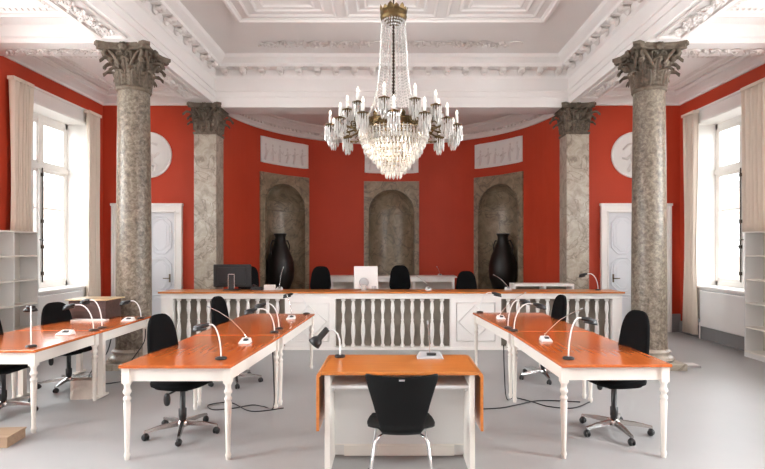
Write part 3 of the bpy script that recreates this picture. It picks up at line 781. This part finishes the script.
# heading: local +y is the way the sitter faces
office_chair('black swivel chair tucked under near end of left middle table', -1.85, 4.43, R_(-90-12))
office_chair('black swivel chair tucked under near end of right table', 1.98, 4.45, R_(90+10)).scale = (1, 1, 1.03)
office_chair('black swivel chair on far half of left middle table, before the balusters', -1.90, 6.1, R_(-90-8))
office_chair('black swivel chair on far half of right table, before the balusters', 1.91, 6.3, R_(90+4))
office_chair('black swivel chair behind far left table, near the dark wooden box', -3.84, 5.95, R_(-90-20)).scale = (1, 1, .94)
office_chair('black swivel chair cut by left picture edge, at far left table', -3.87, 4.98, R_(-90-6))
G = 'black chairs behind the balustrade'
def bench_chair(label, x, y, rz, dz=0):
    t_ = office_chair(label, x, y, rz, .25+dz, G)
    for c in t_.children:
        if c.name.startswith('backrest'): c.scale = (1.0, 1, 1.0)
bench_chair('black swivel chair behind bench, between left niche and white monitor', -1.33, 9.15, R_(178))
bench_chair('black swivel chair behind bench, right of the white monitor', .16, 9.1, R_(181), .02)
bench_chair('low black swivel chair behind bench, below the right niche', 1.4, 9.15, R_(180), -.09+.0)
bench_chair('black swivel chair behind bench, partly hidden by black monitor', -2.66, 9.1, R_(178))

# ------------------------------------------------------------------ tables
def legm(r0=.032, h=.60):
    pr = [(.017, 0), (.019, .02), (.024, .035), (.019, .05), (.0165, .06)]
    pr += [(.0165+(.027-.0165)*((z-.06)/(.44-.06)), z) for z in (.15, .25, .35, .44)]
    pr += [(.021, .455), (.029, .465), (.029, .48), (.02, .49), (.02, .505), (.031, .52), (.031, .535), (.024, .545), (.022, .57), (.03, .59), (.03, h)]
    return MB().lathe(pr, 16)
def table(label, corners, mw='wood', turned=True, group='tables with orange wood tops'):
    # corners: near-left, near-right, far-right, far-left in plan
    C4 = [Vector(c) for c in corners]; c = sum(C4, Vector((0, 0)))/4
    t_ = thing('conference_table', label, 'table', (c.x, c.y, 0), 0, group)
    q = [p-c for p in C4]
    b = MB().prism([(p.x, p.y) for p in q], .718, .742); b.build('tabletop', mw, t_, bevel=.004)
    ins = [p*(1-.07/p.length) for p in q]
    for i in range(4):
        a, d = ins[i], ins[(i+1) % 4]; u = (d-a).normalized(); n_ = Vector((-u.y, u.x))*.011
        b = MB().prism([(a.x-n_.x, a.y-n_.y), (d.x-n_.x, d.y-n_.y), (d.x+n_.x, d.y+n_.y), (a.x+n_.x, a.y+n_.y)], .61, .718)
        b.build('apron', 'cream', t_)
    for p in ins:
        if turned:
            b = legm(); b.box(-.03, .03, -.03, .03, .595, .718)
        else:
            b = MB().box(-.028, .028, -.028, .028, .03, .718); b.box(-.03, .03, -.09, .09, .012, .032); b.sup((0, -.08, .01), (.018, .018, .01)); b.sup((0, .08, .01), (.018, .018, .01))
        b.build('leg', 'cream', t_, loc=(p.x, p.y, 0))
    return t_
table('near left middle table with orange wood top and white turned legs', [(-2.09, 3.82), (-1.232, 3.82), (-1.135, 5.14), (-2.03, 5.14)])
table('far left middle table reaching towards the balustrade, orange wood top', [(-2.04, 5.16), (-1.13, 5.16), (-1.05, 6.84), (-1.98, 6.84)])
table('near right table with orange wood top and white turned legs', [(1.312, 3.84), (2.17, 3.86), (2.15, 5.38), (1.275, 5.38)])
table('far right table reaching towards the balustrade, orange wood top', [(1.27, 5.40), (2.14, 5.40), (2.09, 6.96), (1.13, 6.96)])
table('near far-left table cut by picture edge, orange wood top', [(-4.09, 4.39), (-3.13, 4.39), (-3.14, 5.42), (-4.1, 5.42)])
table('far-left table carrying the dark wooden box, with foot bars', [(-4.1, 5.44), (-3.14, 5.44), (-3.17, 6.6), (-4.13, 6.6)], turned=False)

# witness desk with drop leaves
t_ = thing('drop_leaf_desk', 'small desk in the centre foreground with orange drop leaves', 'desk', (.06, 3.9, 0))
MB().box(-.565, .565, -.3, .3, .722, .745).build('desktop', 'wood2', t_, bevel=.005)
for s in (-1, 1):
    b = MB(); pr = [(s*.567, .743), (s*.585, .741), (s*.598, .73), (s*.602, .715), (s*.602, .32), (s*.582, .32), (s*.582, .71), (s*.567, .722)]
    pr3 = pr if s > 0 else pr
    n_ = len(pr); v = [(x_, -.3, z) for x_, z in pr]+[(x_, .3, z) for x_, z in pr]
    b.add(v, [tuple(range(n_)), tuple(reversed(range(n_, 2*n_)))]+[(i, (i+1) % n_, n_+(i+1) % n_, n_+i) for i in range(n_)])
    b.build('drop_leaf', 'wood2', t_)
    x0, x1 = sorted((s*.545, s*.505)); MB().box(x0, x1, -.28, .28, 0, .722).build('side_panel', 'cream', t_, bevel=.004)
    MB().box(s*.50-.012, s*.50+.012, -.2, -.16, .58, .6).build('shelf_bracket', 'chrome', t_)
MB().box(-.505, .505, -.25, .02, .615, .635).build('shelf', 'greyw', t_)
MB().box(-.505, .505, .02, .04, .02, .722).build('modesty_panel', 'greyw', t_)
b = MB(); b.tube([(-.11, .018, .30), (.13, .018, .30), (.13, .018, .45), (-.11, .018, .45)], .003, 4, closed=True); b.box(-.505, .505, .012, .02, .1, .105)
b.build('access_cover', 'cream', t_)
b = MB(); b.box(-.43, .43, .0, .02, .02, .1); b.build('kick_board', 'cream', t_)

# shell chair in front
t_ = thing('shell_chair', 'black moulded shell chair with chrome legs at the centre desk', 'chair', (.065, 3.42, 0))
def shell(u, v):     # v 0 front edge of seat .. 1 top of back ; u -1..1 ; local +y faces the desk
    if v < .5:
        q = v/.5
        y = .22-.40*q; z = .445-.02*math.sin(PI*q)+(.012 if q < .1 else 0); hw_ = .205+.03*math.sin(PI*min(1, q*1.1)) if q < .75 else .228-(.228-.125)*((q-.75)/.25)**1.3
        z += .03*u*u*q
        if q < .15: z -= .02*(1-q/.15)
    else:
        q = (v-.5)/.5
        y = -.18-.055*math.sin(q*PI/2)-.05*q; z = .435+.375*q**.92
        if q < .2: y = -.18-.035*math.sin(q/.2*PI/2)-.02*q/.2; z = .43+.045*(q/.2)
        else: y = -.215-.065*(q-.2)/.8-.005; z = .475+.355*(q-.2)/.8
        hw_ = .125+.12*max(0, (q-.12)/.88)**1.0
        if q > .9: hw_ -= .012*((q-.9)/.1)**2
        z -= .022*max(0, abs(u)-.0)**4*q*0
        y += .045*u*u*(.3+q)
        z += .012*u*u*q if q > .5 else 0
    return (u*hw_, y, z)
nu, nv = 20, 40; v = [shell(-1+2*i/nu, j/nv) for j in range(nv+1) for i in range(nu+1)]
f = [(j*(nu+1)+i, j*(nu+1)+i+1, (j+1)*(nu+1)+i+1, (j+1)*(nu+1)+i) for j in range(nv) for i in range(nu)]
o = MB().add(v, f, None, True).build('shell', 'lacquer', t_)
md = o.modifiers.new('s', 'SOLIDIFY'); md.thickness = .012; md.offset = 0
md = o.modifiers.new('b', 'SUBSURF'); md.levels = 1; md.render_levels = 1
MB().box(-.018, .018, -.292, -.286, .805, .815).build('handle_slot', 'grey', t_)
for sx_ in (-1, 1):
    for sy, yy in ((-1, -.19), (1, .2)):
        top = Vector((sx_*.09, yy*.4, .418)); kn = Vector((sx_*.145, yy*.8, .408)); kn2 = Vector((sx_*.17, yy*.92, .385)); ft = Vector((sx_*.225, yy*1.18, 0.012))
        b = MB().tube([top, top.lerp(kn, .6), kn, kn2, kn2.lerp(ft, .5), ft], .0085, 8); b.build('leg', 'chrome', t_)
        MB().lathe([(0, 0), (.011, 0), (.011, .03), (0, .03)], 10, TR(ft.x, ft.y, 0)).build('foot', 'black', t_)
MB().lathe([(0, .408), (.09, .408), (.1, .415), (.09, .424), (0, .424)], 20).build('mount_plate', 'black', t_)

# ------------------------------------------------------------------ desk lamps, microphones
def P3(px, py, z):      # point on a horizontal plane z seen at this pixel of the photograph (used only to survey positions)
    k = (py-HY)/(CH-z); return ((px-CX)/k, F/k, z)
TZ = .743
def lamp(label, px, py, dx, dz, dy=0., z=TZ, group='small desk lamps', big=1.15, pos=None):
    x, y, z = pos or P3(px, py, z)
    t_ = thing('desk_lamp', label, 'lamp', (x, y, z), 0, group)
    MB().lathe([(0, 0), (.045, 0), (.047, .006), (.044, .014), (.03, .018), (.01, .022), (0, .022)], 20).build('lamp_base', 'black', t_)
    pts = [(0, 0, .015)]
    for i in range(1, 13):
        q = i/12; a = q*PI*.62
        pts.append((dx*(1-math.cos(a))*.72, dy*(1-math.cos(a))*.72, .015+dz*1.05*math.sin(min(a, PI/2)*1.0)-(0 if a < PI/2 else dz*.06*(a-PI/2))))
    MB().tube(pts, .0062, 8).build('neck', 'plast', t_)
    e = Vector(pts[-1]); sg = 1 if dx > 0 else -1
    T = Matrix.Translation(e) @ Matrix.Rotation(math.atan2(dy, dx), 4, 'Z') @ Matrix.Rotation(math.radians(12), 4, 'Y') @ Matrix.Scale(big, 4)
    b = MB(); b.sup((.045, 0, .0), (.062, .034, .018), .8, .8, 18, 10, T)
    b.lathe([(.0, .004), (.03, .0), (.046, -.018), (.05, -.034), (.047, -.034), (.04, -.02), (0, -.014)], 20, T @ Matrix.Translation((.065, 0, .006)))
    h = b.build('lamp_head', 'black', t_)
    MB().lathe([(0, -.018), (.034, -.02), (.0345, -.024), (0, -.026)], 16, T @ Matrix.Translation((.065, 0, .006))).build('lens', 'plast', h)
    return t_
lamp('black and white desk lamp at near edge of left middle table', 221, 359, -.12, .25, .02)
lamp('rear desk lamp of the crossed pair on left middle table', 279, 329, -.17, .25, .04)
lamp('front desk lamp of the crossed pair on left middle table', 274.5, 332.5, -.19, .23, -.04)
lamp('desk lamp at far end of left middle table, before the white panel', 306.5, 314, -.2, .25)
lamp('desk lamp at near edge of right table', 568.5, 359, .13, .30, .03)
lamp('front desk lamp of the pair on right table', 514, 331, .22, .27, -.02)
lamp('rear desk lamp of the pair on right table', 508, 328, .16, .28, .05)
lamp('desk lamp at far left corner of right table', 480, 312.5, .18, .25)
lamp('desk lamp at near edge of far left table', 31, 347, -.06, .33, .08)
lamp('left lamp of the pair in front of the dark wooden box', 93.5, 330.5, -.25, .25, .05)
lamp('right lamp of the pair in front of the dark wooden box', 102, 328, -.2, .28, .08)
lamp('desk lamp before the left marble column', 141, 318.5, -.15, .2, .0)
lamp('desk lamp on the bench top beside the right pillar', 0, 0, -.2, .25, .0, pos=(3.45, 8.35, .935))
# central desk lamp with a long shade
x, y, z = P3(340, 357, .745)
t_ = thing('desk_lamp', 'desk lamp with long black shade on the centre foreground desk', 'lamp', (x, y, z), 0, 'small desk lamps')
MB().lathe([(0, 0), (.042, 0), (.044, .006), (.04, .016), (.012, .02), (0, .02)], 20).build('lamp_base', 'black', t_)
pts = [(0, 0, .015), (0, 0, .08), (-.003, 0, .14), (-.02, 0, .19), (-.055, 0, .222), (-.1, 0, .22), (-.125, 0, .205)]
MB().tube(pts, .0075, 8).build('neck', 'plast', t_)
T = Matrix.Translation((-.135, 0, .195)) @ Matrix.Rotation(math.radians(-138), 4, 'Y')
b = MB().lathe([(0, -.05), (.022, -.05), (.026, -.04), (.026, .05), (.045, .075), (.055, .12), (.052, .12), (.04, .075), (0, .06)], 22, T)
b.build('lamp_shade', 'black', t_)

def mic(label, px, py, dx, dz, z=TZ, wide=.11, neck=True, ma='plast', pos=None, dy=0):
    x, y, z = pos or P3(px, py, z)
    t_ = thing('desk_microphone', label, 'microphone', (x, y, z), 0, 'conference microphones')
    w2 = wide/2; b = MB()
    v = [(-w2, -.05, 0), (w2, -.05, 0), (w2, .06, 0), (-w2, .06, 0), (-w2*.9, -.045, .012), (w2*.9, -.045, .012), (w2*.75, .055, .045), (-w2*.75, .055, .045)]
    b.add(v, [(0, 3, 2, 1), (4, 5, 6, 7), (0, 1, 5, 4), (1, 2, 6, 5), (2, 3, 7, 6), (3, 0, 4, 7)]); b.build('base_unit', ma, t_, bevel=.006)
    b = MB(); T = Matrix.Translation((w2*.35, 0, .031)) @ Matrix.Rotation(math.atan2(.033, .1), 4, 'X'); b.lathe([(0, 0), (.013, 0), (.013, .006), (0, .006)], 12, T)
    b.box(-w2*.6, w2*.05, -.02, .02, 0, .003, T); b.build('buttons', 'black', t_)
    if neck:
        pts = [(0, .03, .035), (0, .03, .06), (dx*.12, .03, dz*.35), (dx*.42, .03+dy*.4, dz*.66), (dx*.75, .03+dy*.8, dz*.88), (dx, .03+dy, dz)]
        MB().tube(pts, .0035, 6).build('gooseneck', 'chrome', t_)
        d = (Vector(pts[-1])-Vector(pts[-2])).normalized()*.03; p = Vector(pts[-1])
        MB().tube([p, p+d], .007, 8).build('mic_tip', 'grey', t_)
    return t_
mic('white gooseneck microphone on near half of left middle table', 245, 343, -.34, .33)
mic('white gooseneck microphone on far half of left middle table', 291, 319, -.05, .28)
mic('white gooseneck microphone on near half of right table', 546, 341, .34, .30)
mic('white gooseneck microphone on far half of right table', 501, 319, .3, .32)
mic('white microphone base on far left table, before swivel chair', 65, 334.5, 0, 0, neck=False, wide=.16)
mic('white microphone base on far left table beside marble column', 128, 321, 0, 0, neck=False, wide=.14)
mic('silver microphone with wide base on the centre foreground desk', 430, 358, -.015, .27, z=.745, wide=.22, ma='grey')
mic('gooseneck microphone on the bench before the left niche', 0, 0, .06, .36, pos=(-1.9, 8.45, .935))
mic('gooseneck microphone on the bench before the right niche', 0, 0, -.22, .24, pos=(1.97, 8.45, .935))
mic('gooseneck microphone on the bench right of the white monitor', 0, 0, -.18, .22, pos=(.62, 8.42, .935))
mic('small gooseneck microphone on the white table in the apse', 0, 0, -.06, .2, pos=(1.15, 11.85, .98))

# ------------------------------------------------------------------ things on and around the bench
zt = .935
t_ = thing('computer_monitor', 'black computer monitor seen from behind on the left of the bench', 'monitor', (-2.68, 8.42, zt), R_(4))
MB().box(-.31, .31, -.02, .03, .05, .43).build('screen_back', 'black', t_, bevel=.012)
MB().box(-.23, .23, -.045, -.02, .1, .38).build('rear_housing', 'black', t_, bevel=.015)
b = MB(); b.box(-.055, -.045, -.075, -.045, .01, .27); b.box(.045, .055, -.075, -.045, .01, .27); b.box(-.055, .055, -.075, -.045, .26, .272); b.build('stand_frame', 'chrome', t_)
MB().box(-.045, .045, -.07, -.045, .01, .26).build('stand', 'black', t_)
MB().box(-.13, .13, -.12, .08, 0, .012).build('foot', 'black', t_, bevel=.004)
t_ = thing('computer_monitor', 'white computer monitor seen from behind, middle of the bench', 'monitor', (-.43, 8.38, zt), R_(-3))
MB().box(-.2, .2, -.01, .025, .02, .40).build('screen_back', 'plast', t_, bevel=.01)
b = MB().lathe([(0, 0), (.075, 0), (.08, .012), (.07, .02), (0, .02)], 24, Matrix.Translation((-.03, -.012, .13)) @ Matrix.Rotation(PI/2, 4, 'X')); b.build('mount_disc', 'grey', t_)
b = MB(); b.box(-.07, .01, -.055, -.02, 0, .1); b.box(-.09, .03, -.09, .02, 0, .01); b.build('stand', 'chrome', t_)
MB().tube([(.1, -.02, .2), (.12, -.04, .1), (.13, -.03, 0.01)], .004, 6).build('cable', 'plast', t_)
MB().box(.1, .18, -.02, -.012, .03, .07).build('socket_plate', 'grey', t_)
t_ = thing('telephone', 'black desk telephone right of the black monitor', 'telephone', (-2.25, 8.42, zt), 0)
b = MB(); b.add([(-.1, -.09, 0), (.1, -.09, 0), (.1, .09, 0), (-.1, .09, 0), (-.09, -.085, .06), (.09, -.085, .06), (.09, .085, .025), (-.09, .085, .025)], [(0, 3, 2, 1), (4, 5, 6, 7), (0, 1, 5, 4), (1, 2, 6, 5), (2, 3, 7, 6), (3, 0, 4, 7)]); b.build('phone_body', 'black', t_, bevel=.005)
b = MB().tube([(-.06, -.08, .085), (-.06, 0, .08), (-.06, .08, .06)], .016, 8); b.sup((-.06, -.075, .075), (.025, .025, .02)); b.sup((-.06, .075, .055), (.025, .025, .02)); b.build('handset', 'black', t_)
o = MB().box(-.085, .085, -.06, .06, 0, .085).build('card_box', 'plast', bevel=.004, loc=(-1.93+.0-.08, 8.62, zt)); o.location = (-2.05, 8.42, zt)
tag(o, 'small white box on the bench beside the left niche', 'box')

# dark wooden box on far-left table
t_ = thing('wooden_box', 'dark wooden cabinet box with tan top on the far left table', 'box', (-3.83, 6.47, TZ), R_(-2))
b = MB().box(-.24, .24, -.17, .17, 0, .235); b.build('box_body', 'boxwood', t_, bevel=.003)
MB().box(-.265, .265, -.2, .22, .235, .25).build('lid', 'tan', t_, bevel=.003)
MB().box(-.2, .2, -.175, -.17, .03, .2).build('front_door', 'boxwood', t_, bevel=.002)
o = MB().box(-.3, .12, -.05, .05, 0, .02).build('paper_stack', 'plast', loc=(-3.62, 6.15, TZ), bevel=.003); tag(o, 'low white tray lying before the dark wooden box', 'tray')
# paper bag on the floor below
b = MB(); v = []; nn = 10
for j in range(6):
    z = .2*j/5
    for i in range(20):
        a = 2*PI*i/20; q = (abs(math.cos(a))**.35*math.copysign(1, math.cos(a)), abs(math.sin(a))**.35*math.copysign(1, math.sin(a)))
        wob = 1+random.uniform(-.03, .03)*(j > 0); v.append((.14*q[0]*wob, .09*q[1]*wob*(1-.25*j/5), z+random.uniform(-.008, .008)*(j > 0)))
f = [(j*20+i, j*20+(i+1) % 20, (j+1)*20+(i+1) % 20, (j+1)*20+i) for j in range(5) for i in range(20)]+[tuple(range(20))]
b.add(v, f); o = b.build('paper_bag', 'paper', loc=(-3.36, 5.5, 0), rz=.15); md = o.modifiers.new('s', 'SOLIDIFY'); md.thickness = .003; tag(o, 'crumpled beige paper bag on the floor under far left table', 'bag')
t_ = thing('flat_timber_box', 'flat brown timber box on the floor at lower left edge', 'box', (-3.33, 4.2, 0), .1)
MB().box(-.22, .17, -.12, .12, 0, .075).build('box_body', 'timber', t_, bevel=.003); MB().box(-.225, .175, -.125, .125, .075, .09).build('lid', 'timber', t_, bevel=.002)
# floor socket by the right column
t_ = thing('floor_socket', 'flat grey floor socket box beside right marble column', 'socket', (4.12, 6.9, 0))
MB().box(-.1, .1, -.09, .09, 0, .035).build('housing', 'grey', t_, bevel=.004)
MB().box(-.08, .08, -.07, .07, .035, .042).build('cover', 'greyw', t_)
# cables
def cable(label, pts, r=.006, ma='black'):
    P_ = [Vector(p) for p in pts]; out = []
    for i in range(len(P_)-1):
        p0 = P_[max(0, i-1)]; p1 = P_[i]; p2 = P_[i+1]; p3 = P_[min(len(P_)-1, i+2)]
        for k in range(8):
            t1 = k/8; out.append(.5*((2*p1)+(p2-p0)*t1+(2*p0-5*p1+4*p2-p3)*t1*t1+(3*p1-p0-3*p2+p3)*t1**3))
    out.append(P_[-1]); o = MB().tube(out, r, 6).build('power_cable', ma); return tag(o, label, 'cable', 'black floor cables')
cable('black cable looping across the floor under left middle table', [(-1.2, 5.05, .60), (-1.19, 5.06, .3), (-1.2, 5.08, .02), (-1.32, 5.15, .008), (-1.45, 5.2, .008), (-1.6, 5.1, .008), (-1.8, 5.05, .008), (-1.9, 5.2, .008), (-1.7, 5.28, .008), (-1.4, 5.0, .008), (-1.1, 5.1, .008)])
cable('black cable lying on the floor under right table', [(1.2, 5.35, .6), (1.21, 5.36, .3), (1.24, 5.38, .02), (1.35, 5.45, .008), (1.5, 5.3, .008), (1.62, 5.15, .008), (1.85, 5.1, .008), (2.1, 5.3, .008)])
cable('black cable lying along the floor beyond right table', [(.75, 5.05, .008), (1.1, 5.1, .008), (1.3, 5.2, .008), (1.6, 5.35, .008), (2.0, 5.3, .008)])
cable('black cable hanging under far left table', [(-3.3, 5.9, .6), (-3.36, 5.9, .4), (-3.5, 5.92, .25), (-3.6, 5.95, .1), (-3.52, 5.98, .012), (-3.3, 6.1, .008)])
cable('black cable hanging from the far left table end', [(-3.1, 6.3, .62), (-3.12, 6.3, .45), (-3.25, 6.28, .25), (-3.4, 6.3, .05), (-3.45, 6.4, .008)])

# ------------------------------------------------------------------ chandelier
CH0 = thing('chandelier', 'large brass and crystal chandelier with white candles hanging in the centre', 'chandelier', (.02, 5.0, 2.35))
Zb = 2.35
def Z(z): return z-Zb
b = MB().tube([(0, 0, Z(3.95)), (0, 0, Z(5.25))], .008, 8); b.lathe([(0, 0), (.08, 0), (.09, -.03), (.03, -.06), (0, -.06)], 20, TR(0, 0, Z(5.25))); b.build('suspension_rod', 'dark', CH0)
b = MB(); k = 0; z = 3.95
while z > 2.9: b.sup((0, 0, Z(z)), (.015, .015, .019), 1, 1, 8, 5); z -= .034
b.tube([(0, 0, Z(2.5)), (0, 0, Z(3.97))], .006, 6); b.build('central_chain', 'dark', CH0)
b = MB(); b.lathe([(.10, Z(3.90)), (.125, Z(3.915)), (.135, Z(3.95)), (.125, Z(3.97)), (.135, Z(3.99)), (.125, Z(3.99)), (.115, Z(3.95)), (.10, Z(3.92))], 32)
for i in range(14):
    a = 2*PI*i/14; T = Matrix.Translation((.125*math.cos(a), .125*math.sin(a), Z(3.945))) @ Matrix.Rotation(a-PI/2, 4, 'Z') @ Matrix.Rotation(math.radians(52), 4, 'X')
    leaf(b, T, .075 if i % 2 else .09, .034, .014, .045)
for i in range(6):
    a = 2*PI*i/6; b.tube([(0, 0, Z(3.96)), (.12*math.cos(a), .12*math.sin(a), Z(3.96))], .006, 5)
b.build('crown', 'brass', CH0)
b = MB()
for j in range(3):
    n_ = 26-j*5; rr = .105-.022*j
    for i in range(n_): a = 2*PI*i/n_; b.sup((rr*math.cos(a), rr*math.sin(a), Z(3.90-.02*j)), (.008, .008, .012), 1, 1, 5, 4)
tag(b.build('crown_beads', 'crystal', CH0), kind='stuff')
NS = 26; st0 = None
for i in range(NS):       # bead strings from crown down to the ring
    if st0 is None:
        b = MB(); n_ = 36
        for k in range(n_):
            t1 = k/(n_-1); rr = .118+.05*t1+.13*t1**5; z = 3.92-(3.92-2.89)*t1
            b.add([(rr, 0, Z(z)+.0125), (rr+.007, 0, Z(z)), (rr, .007, Z(z)), (rr-.007, 0, Z(z)), (rr, -.007, Z(z)), (rr, 0, Z(z)-.0125)],
                  [(0, 1, 2), (0, 2, 3), (0, 3, 4), (0, 4, 1), (5, 2, 1), (5, 3, 2), (5, 4, 3), (5, 1, 4)])
        st0 = b.build('crystal_strand', 'crystal', CH0)
    else: dup(st0, rz=2*PI*i/NS, parent=CH0)
# rings
b = MB(); RR = .33; RZ = -.09
b.lathe([(RR-.025, Z(2.90+RZ)), (RR+.015, Z(2.895+RZ)), (RR+.03, Z(2.92+RZ)), (RR+.012, Z(2.935+RZ)), (RR+.03, Z(2.955+RZ)), (RR+.02, Z(2.975+RZ)), (RR-.02, Z(2.975+RZ)), (RR-.025, Z(2.90+RZ))], 48, cap=False)
for i in range(24):
    a = 2*PI*i/24; T = Matrix.Translation(((RR+.02)*math.cos(a), (RR+.02)*math.sin(a), Z(2.96+RZ))) @ Matrix.Rotation(a-PI/2, 4, 'Z') @ Matrix.Rotation(math.radians(60), 4, 'X')
    leaf(b, T, .06, .022, .01, .02)
    b.sup(((RR+.03)*math.cos(a+.13), (RR+.03)*math.sin(a+.13), Z(2.935+RZ)), (.016, .016, .016), 1, 1, 6, 4)
for i in range(6):
    a = 2*PI*i/6; b.tube([(0, 0, Z(2.93+RZ)), (RR*math.cos(a), RR*math.sin(a), Z(2.93+RZ))], .007, 5)
b.build('brass_ring', 'brass', CH0)
def arm(rad, zc, rz, proto):
    if proto is not None: return dup(proto, rz=rz, parent=CH0)
    b = MB(); pts = []; 
    for k in range(11):
        t1 = k/10; x_ = RR+(rad-RR)*t1; z_ = 2.84+(zc-.03-2.84)*t1**2*(1)-.06*math.sin(PI*t1)
        pts.append((x_, 0, Z(z_)))
    b.tube(pts, .009, 6)
    for k in (2, 4, 6, 8): b.sup(pts[k], (.018, .014, .014), 1, 1, 6, 4)
    cc = pts[5]; b.tube([(cc[0]+.035*math.cos(q*.7)*(1-q*.08), 0, cc[2]+.035+.035*math.sin(q*.7)*(1-q*.08)) for q in range(9)], .006, 5)
    b.sup((rad, 0, Z(zc-.035)), (.016, .016, .03), 1, 1, 8, 5)
    ar = b.build('candle_arm', 'brass', CH0)
    b = MB().lathe([(.012, -.02), (.03, -.012), (.05, 0), (.055, .006), (.05, .006), (.02, 0), (.018, .022), (.0, .022)], 18, TR(rad, 0, Z(zc))); b.build('drip_pan', 'brass', ar)
    b = MB().lathe([(0, .015), (.0145, .015), (.0145, .095), (0, .1)], 10, TR(rad, 0, Z(zc))); b.build('candle', 'candle', ar)
    b = MB().lathe([(0, .098), (.008, .102), (.014, .115), (.010, .135), (.002, .152), (0, .154)], 10, TR(rad, 0, Z(zc))); b.build('bulb', 'bulb', ar)
    b = MB()
    for k in range(14):
        a = 2*PI*k/14; l_ = .15 if k % 2 else .12
        prismm(b, rad+.05*math.cos(a), .05*math.sin(a), Z(zc)-.002, l_, .0105)
    for k in range(6): prismm(b, rad+.022*math.cos(k), .022*math.sin(k), Z(zc)-.04, .15, .011)
    tag(b.build('crystal_fringe', 'crystal', ar), kind='stuff')
    return ar
def prismm(b, x, y, ztop, l_, r_):
    n_ = 5; v = [(x, y, ztop)]
    for zz, rr in ((ztop-l_*.12, r_*.6), (ztop-l_*.22, r_*.45), (ztop-l_*.8, r_)): v += [(x+rr*math.cos(2*PI*k/n_), y+rr*math.sin(2*PI*k/n_), zz) for k in range(n_)]
    v.append((x, y, ztop-l_)); f = []
    for k in range(n_):
        q = (k+1) % n_; f.append((0, 1+k, 1+q))
        for j in (0, 1): f.append((1+j*n_+k, 1+(j+1)*n_+k, 1+(j+1)*n_+q, 1+j*n_+q))
        f.append((1+2*n_+k, len(v)-1, 1+2*n_+q))
    b.add(v, f)
pr_ = None
for i in range(14): q = arm(.63, 2.83, 2*PI*(i+.5)/14, pr_); pr_ = pr_ or q
pr_.rotation_euler.z = 2*PI*.5/14
pr2 = None
for i in range(10): q = arm(.46, 3.0, 2*PI*(i+.2)/10, pr2); pr2 = pr2 or q
pr2.rotation_euler.z = 2*PI*.2/10
# crystal basket of hanging prisms
tiers = [(.345, 2.83, .11), (.33, 2.79, .11), (.31, 2.745, .11), (.28, 2.695, .11), (.24, 2.645, .11), (.20, 2.59, .11), (.16, 2.535, .11), (.12, 2.485, .11), (.075, 2.45, .12)]
allp = []
for j, (rr, zz, l_) in enumerate(tiers):
    n_ = max(6, int(2*PI*rr/.037))
    for i in range(n_):
        a = 2*PI*(i+.5*(j % 2))/n_; allp.append((rr*math.cos(a), rr*math.sin(a), zz, l_))
allp.sort(key=lambda p: p[1])
pm = MB(); prismm(pm, 0, 0, 0, .11, .0125); p0 = pm.build('crystal_prism', 'crystal', CH0, loc=(allp[0][0], allp[0][1], Z(allp[0][2])))
for p in allp[1:98]: dup(p0, (p[0], p[1], Z(p[2])), parent=CH0, rz=random.uniform(0, 3))
b = MB()
for p in allp[98:]: prismm(b, p[0], p[1], Z(p[2]), p[3], .0125)
tag(b.build('crystal_prisms', 'crystal', CH0), kind='stuff')
b = MB()
for rr, zz, l_ in tiers: b.tube([(rr*math.cos(2*PI*k/32), rr*math.sin(2*PI*k/32), Z(zz)) for k in range(32)], .004, 4, closed=True)
for i in range(6):
    a = 2*PI*i/6; b.tube([(rr*math.cos(a), rr*math.sin(a), Z(zz)) for rr, zz, l_ in tiers], .003, 4)
b.build('basket_frame', 'brass', CH0)
b = MB(); b.sup((0, 0, Z(2.36)), (.022, .022, .03), 1, 1, 10, 8); b.build('bottom_finial', 'crystal', CH0)
l = bpy.data.lights.new('chandelier_bulb', 'POINT'); l.energy = 9; l.color = (1, .86, .66); l.shadow_soft_size = .06
o = bpy.data.objects.new('chandelier_bulb', l); col.objects.link(o); o.parent = CH0; o.location = (0, 0, Z(2.68))
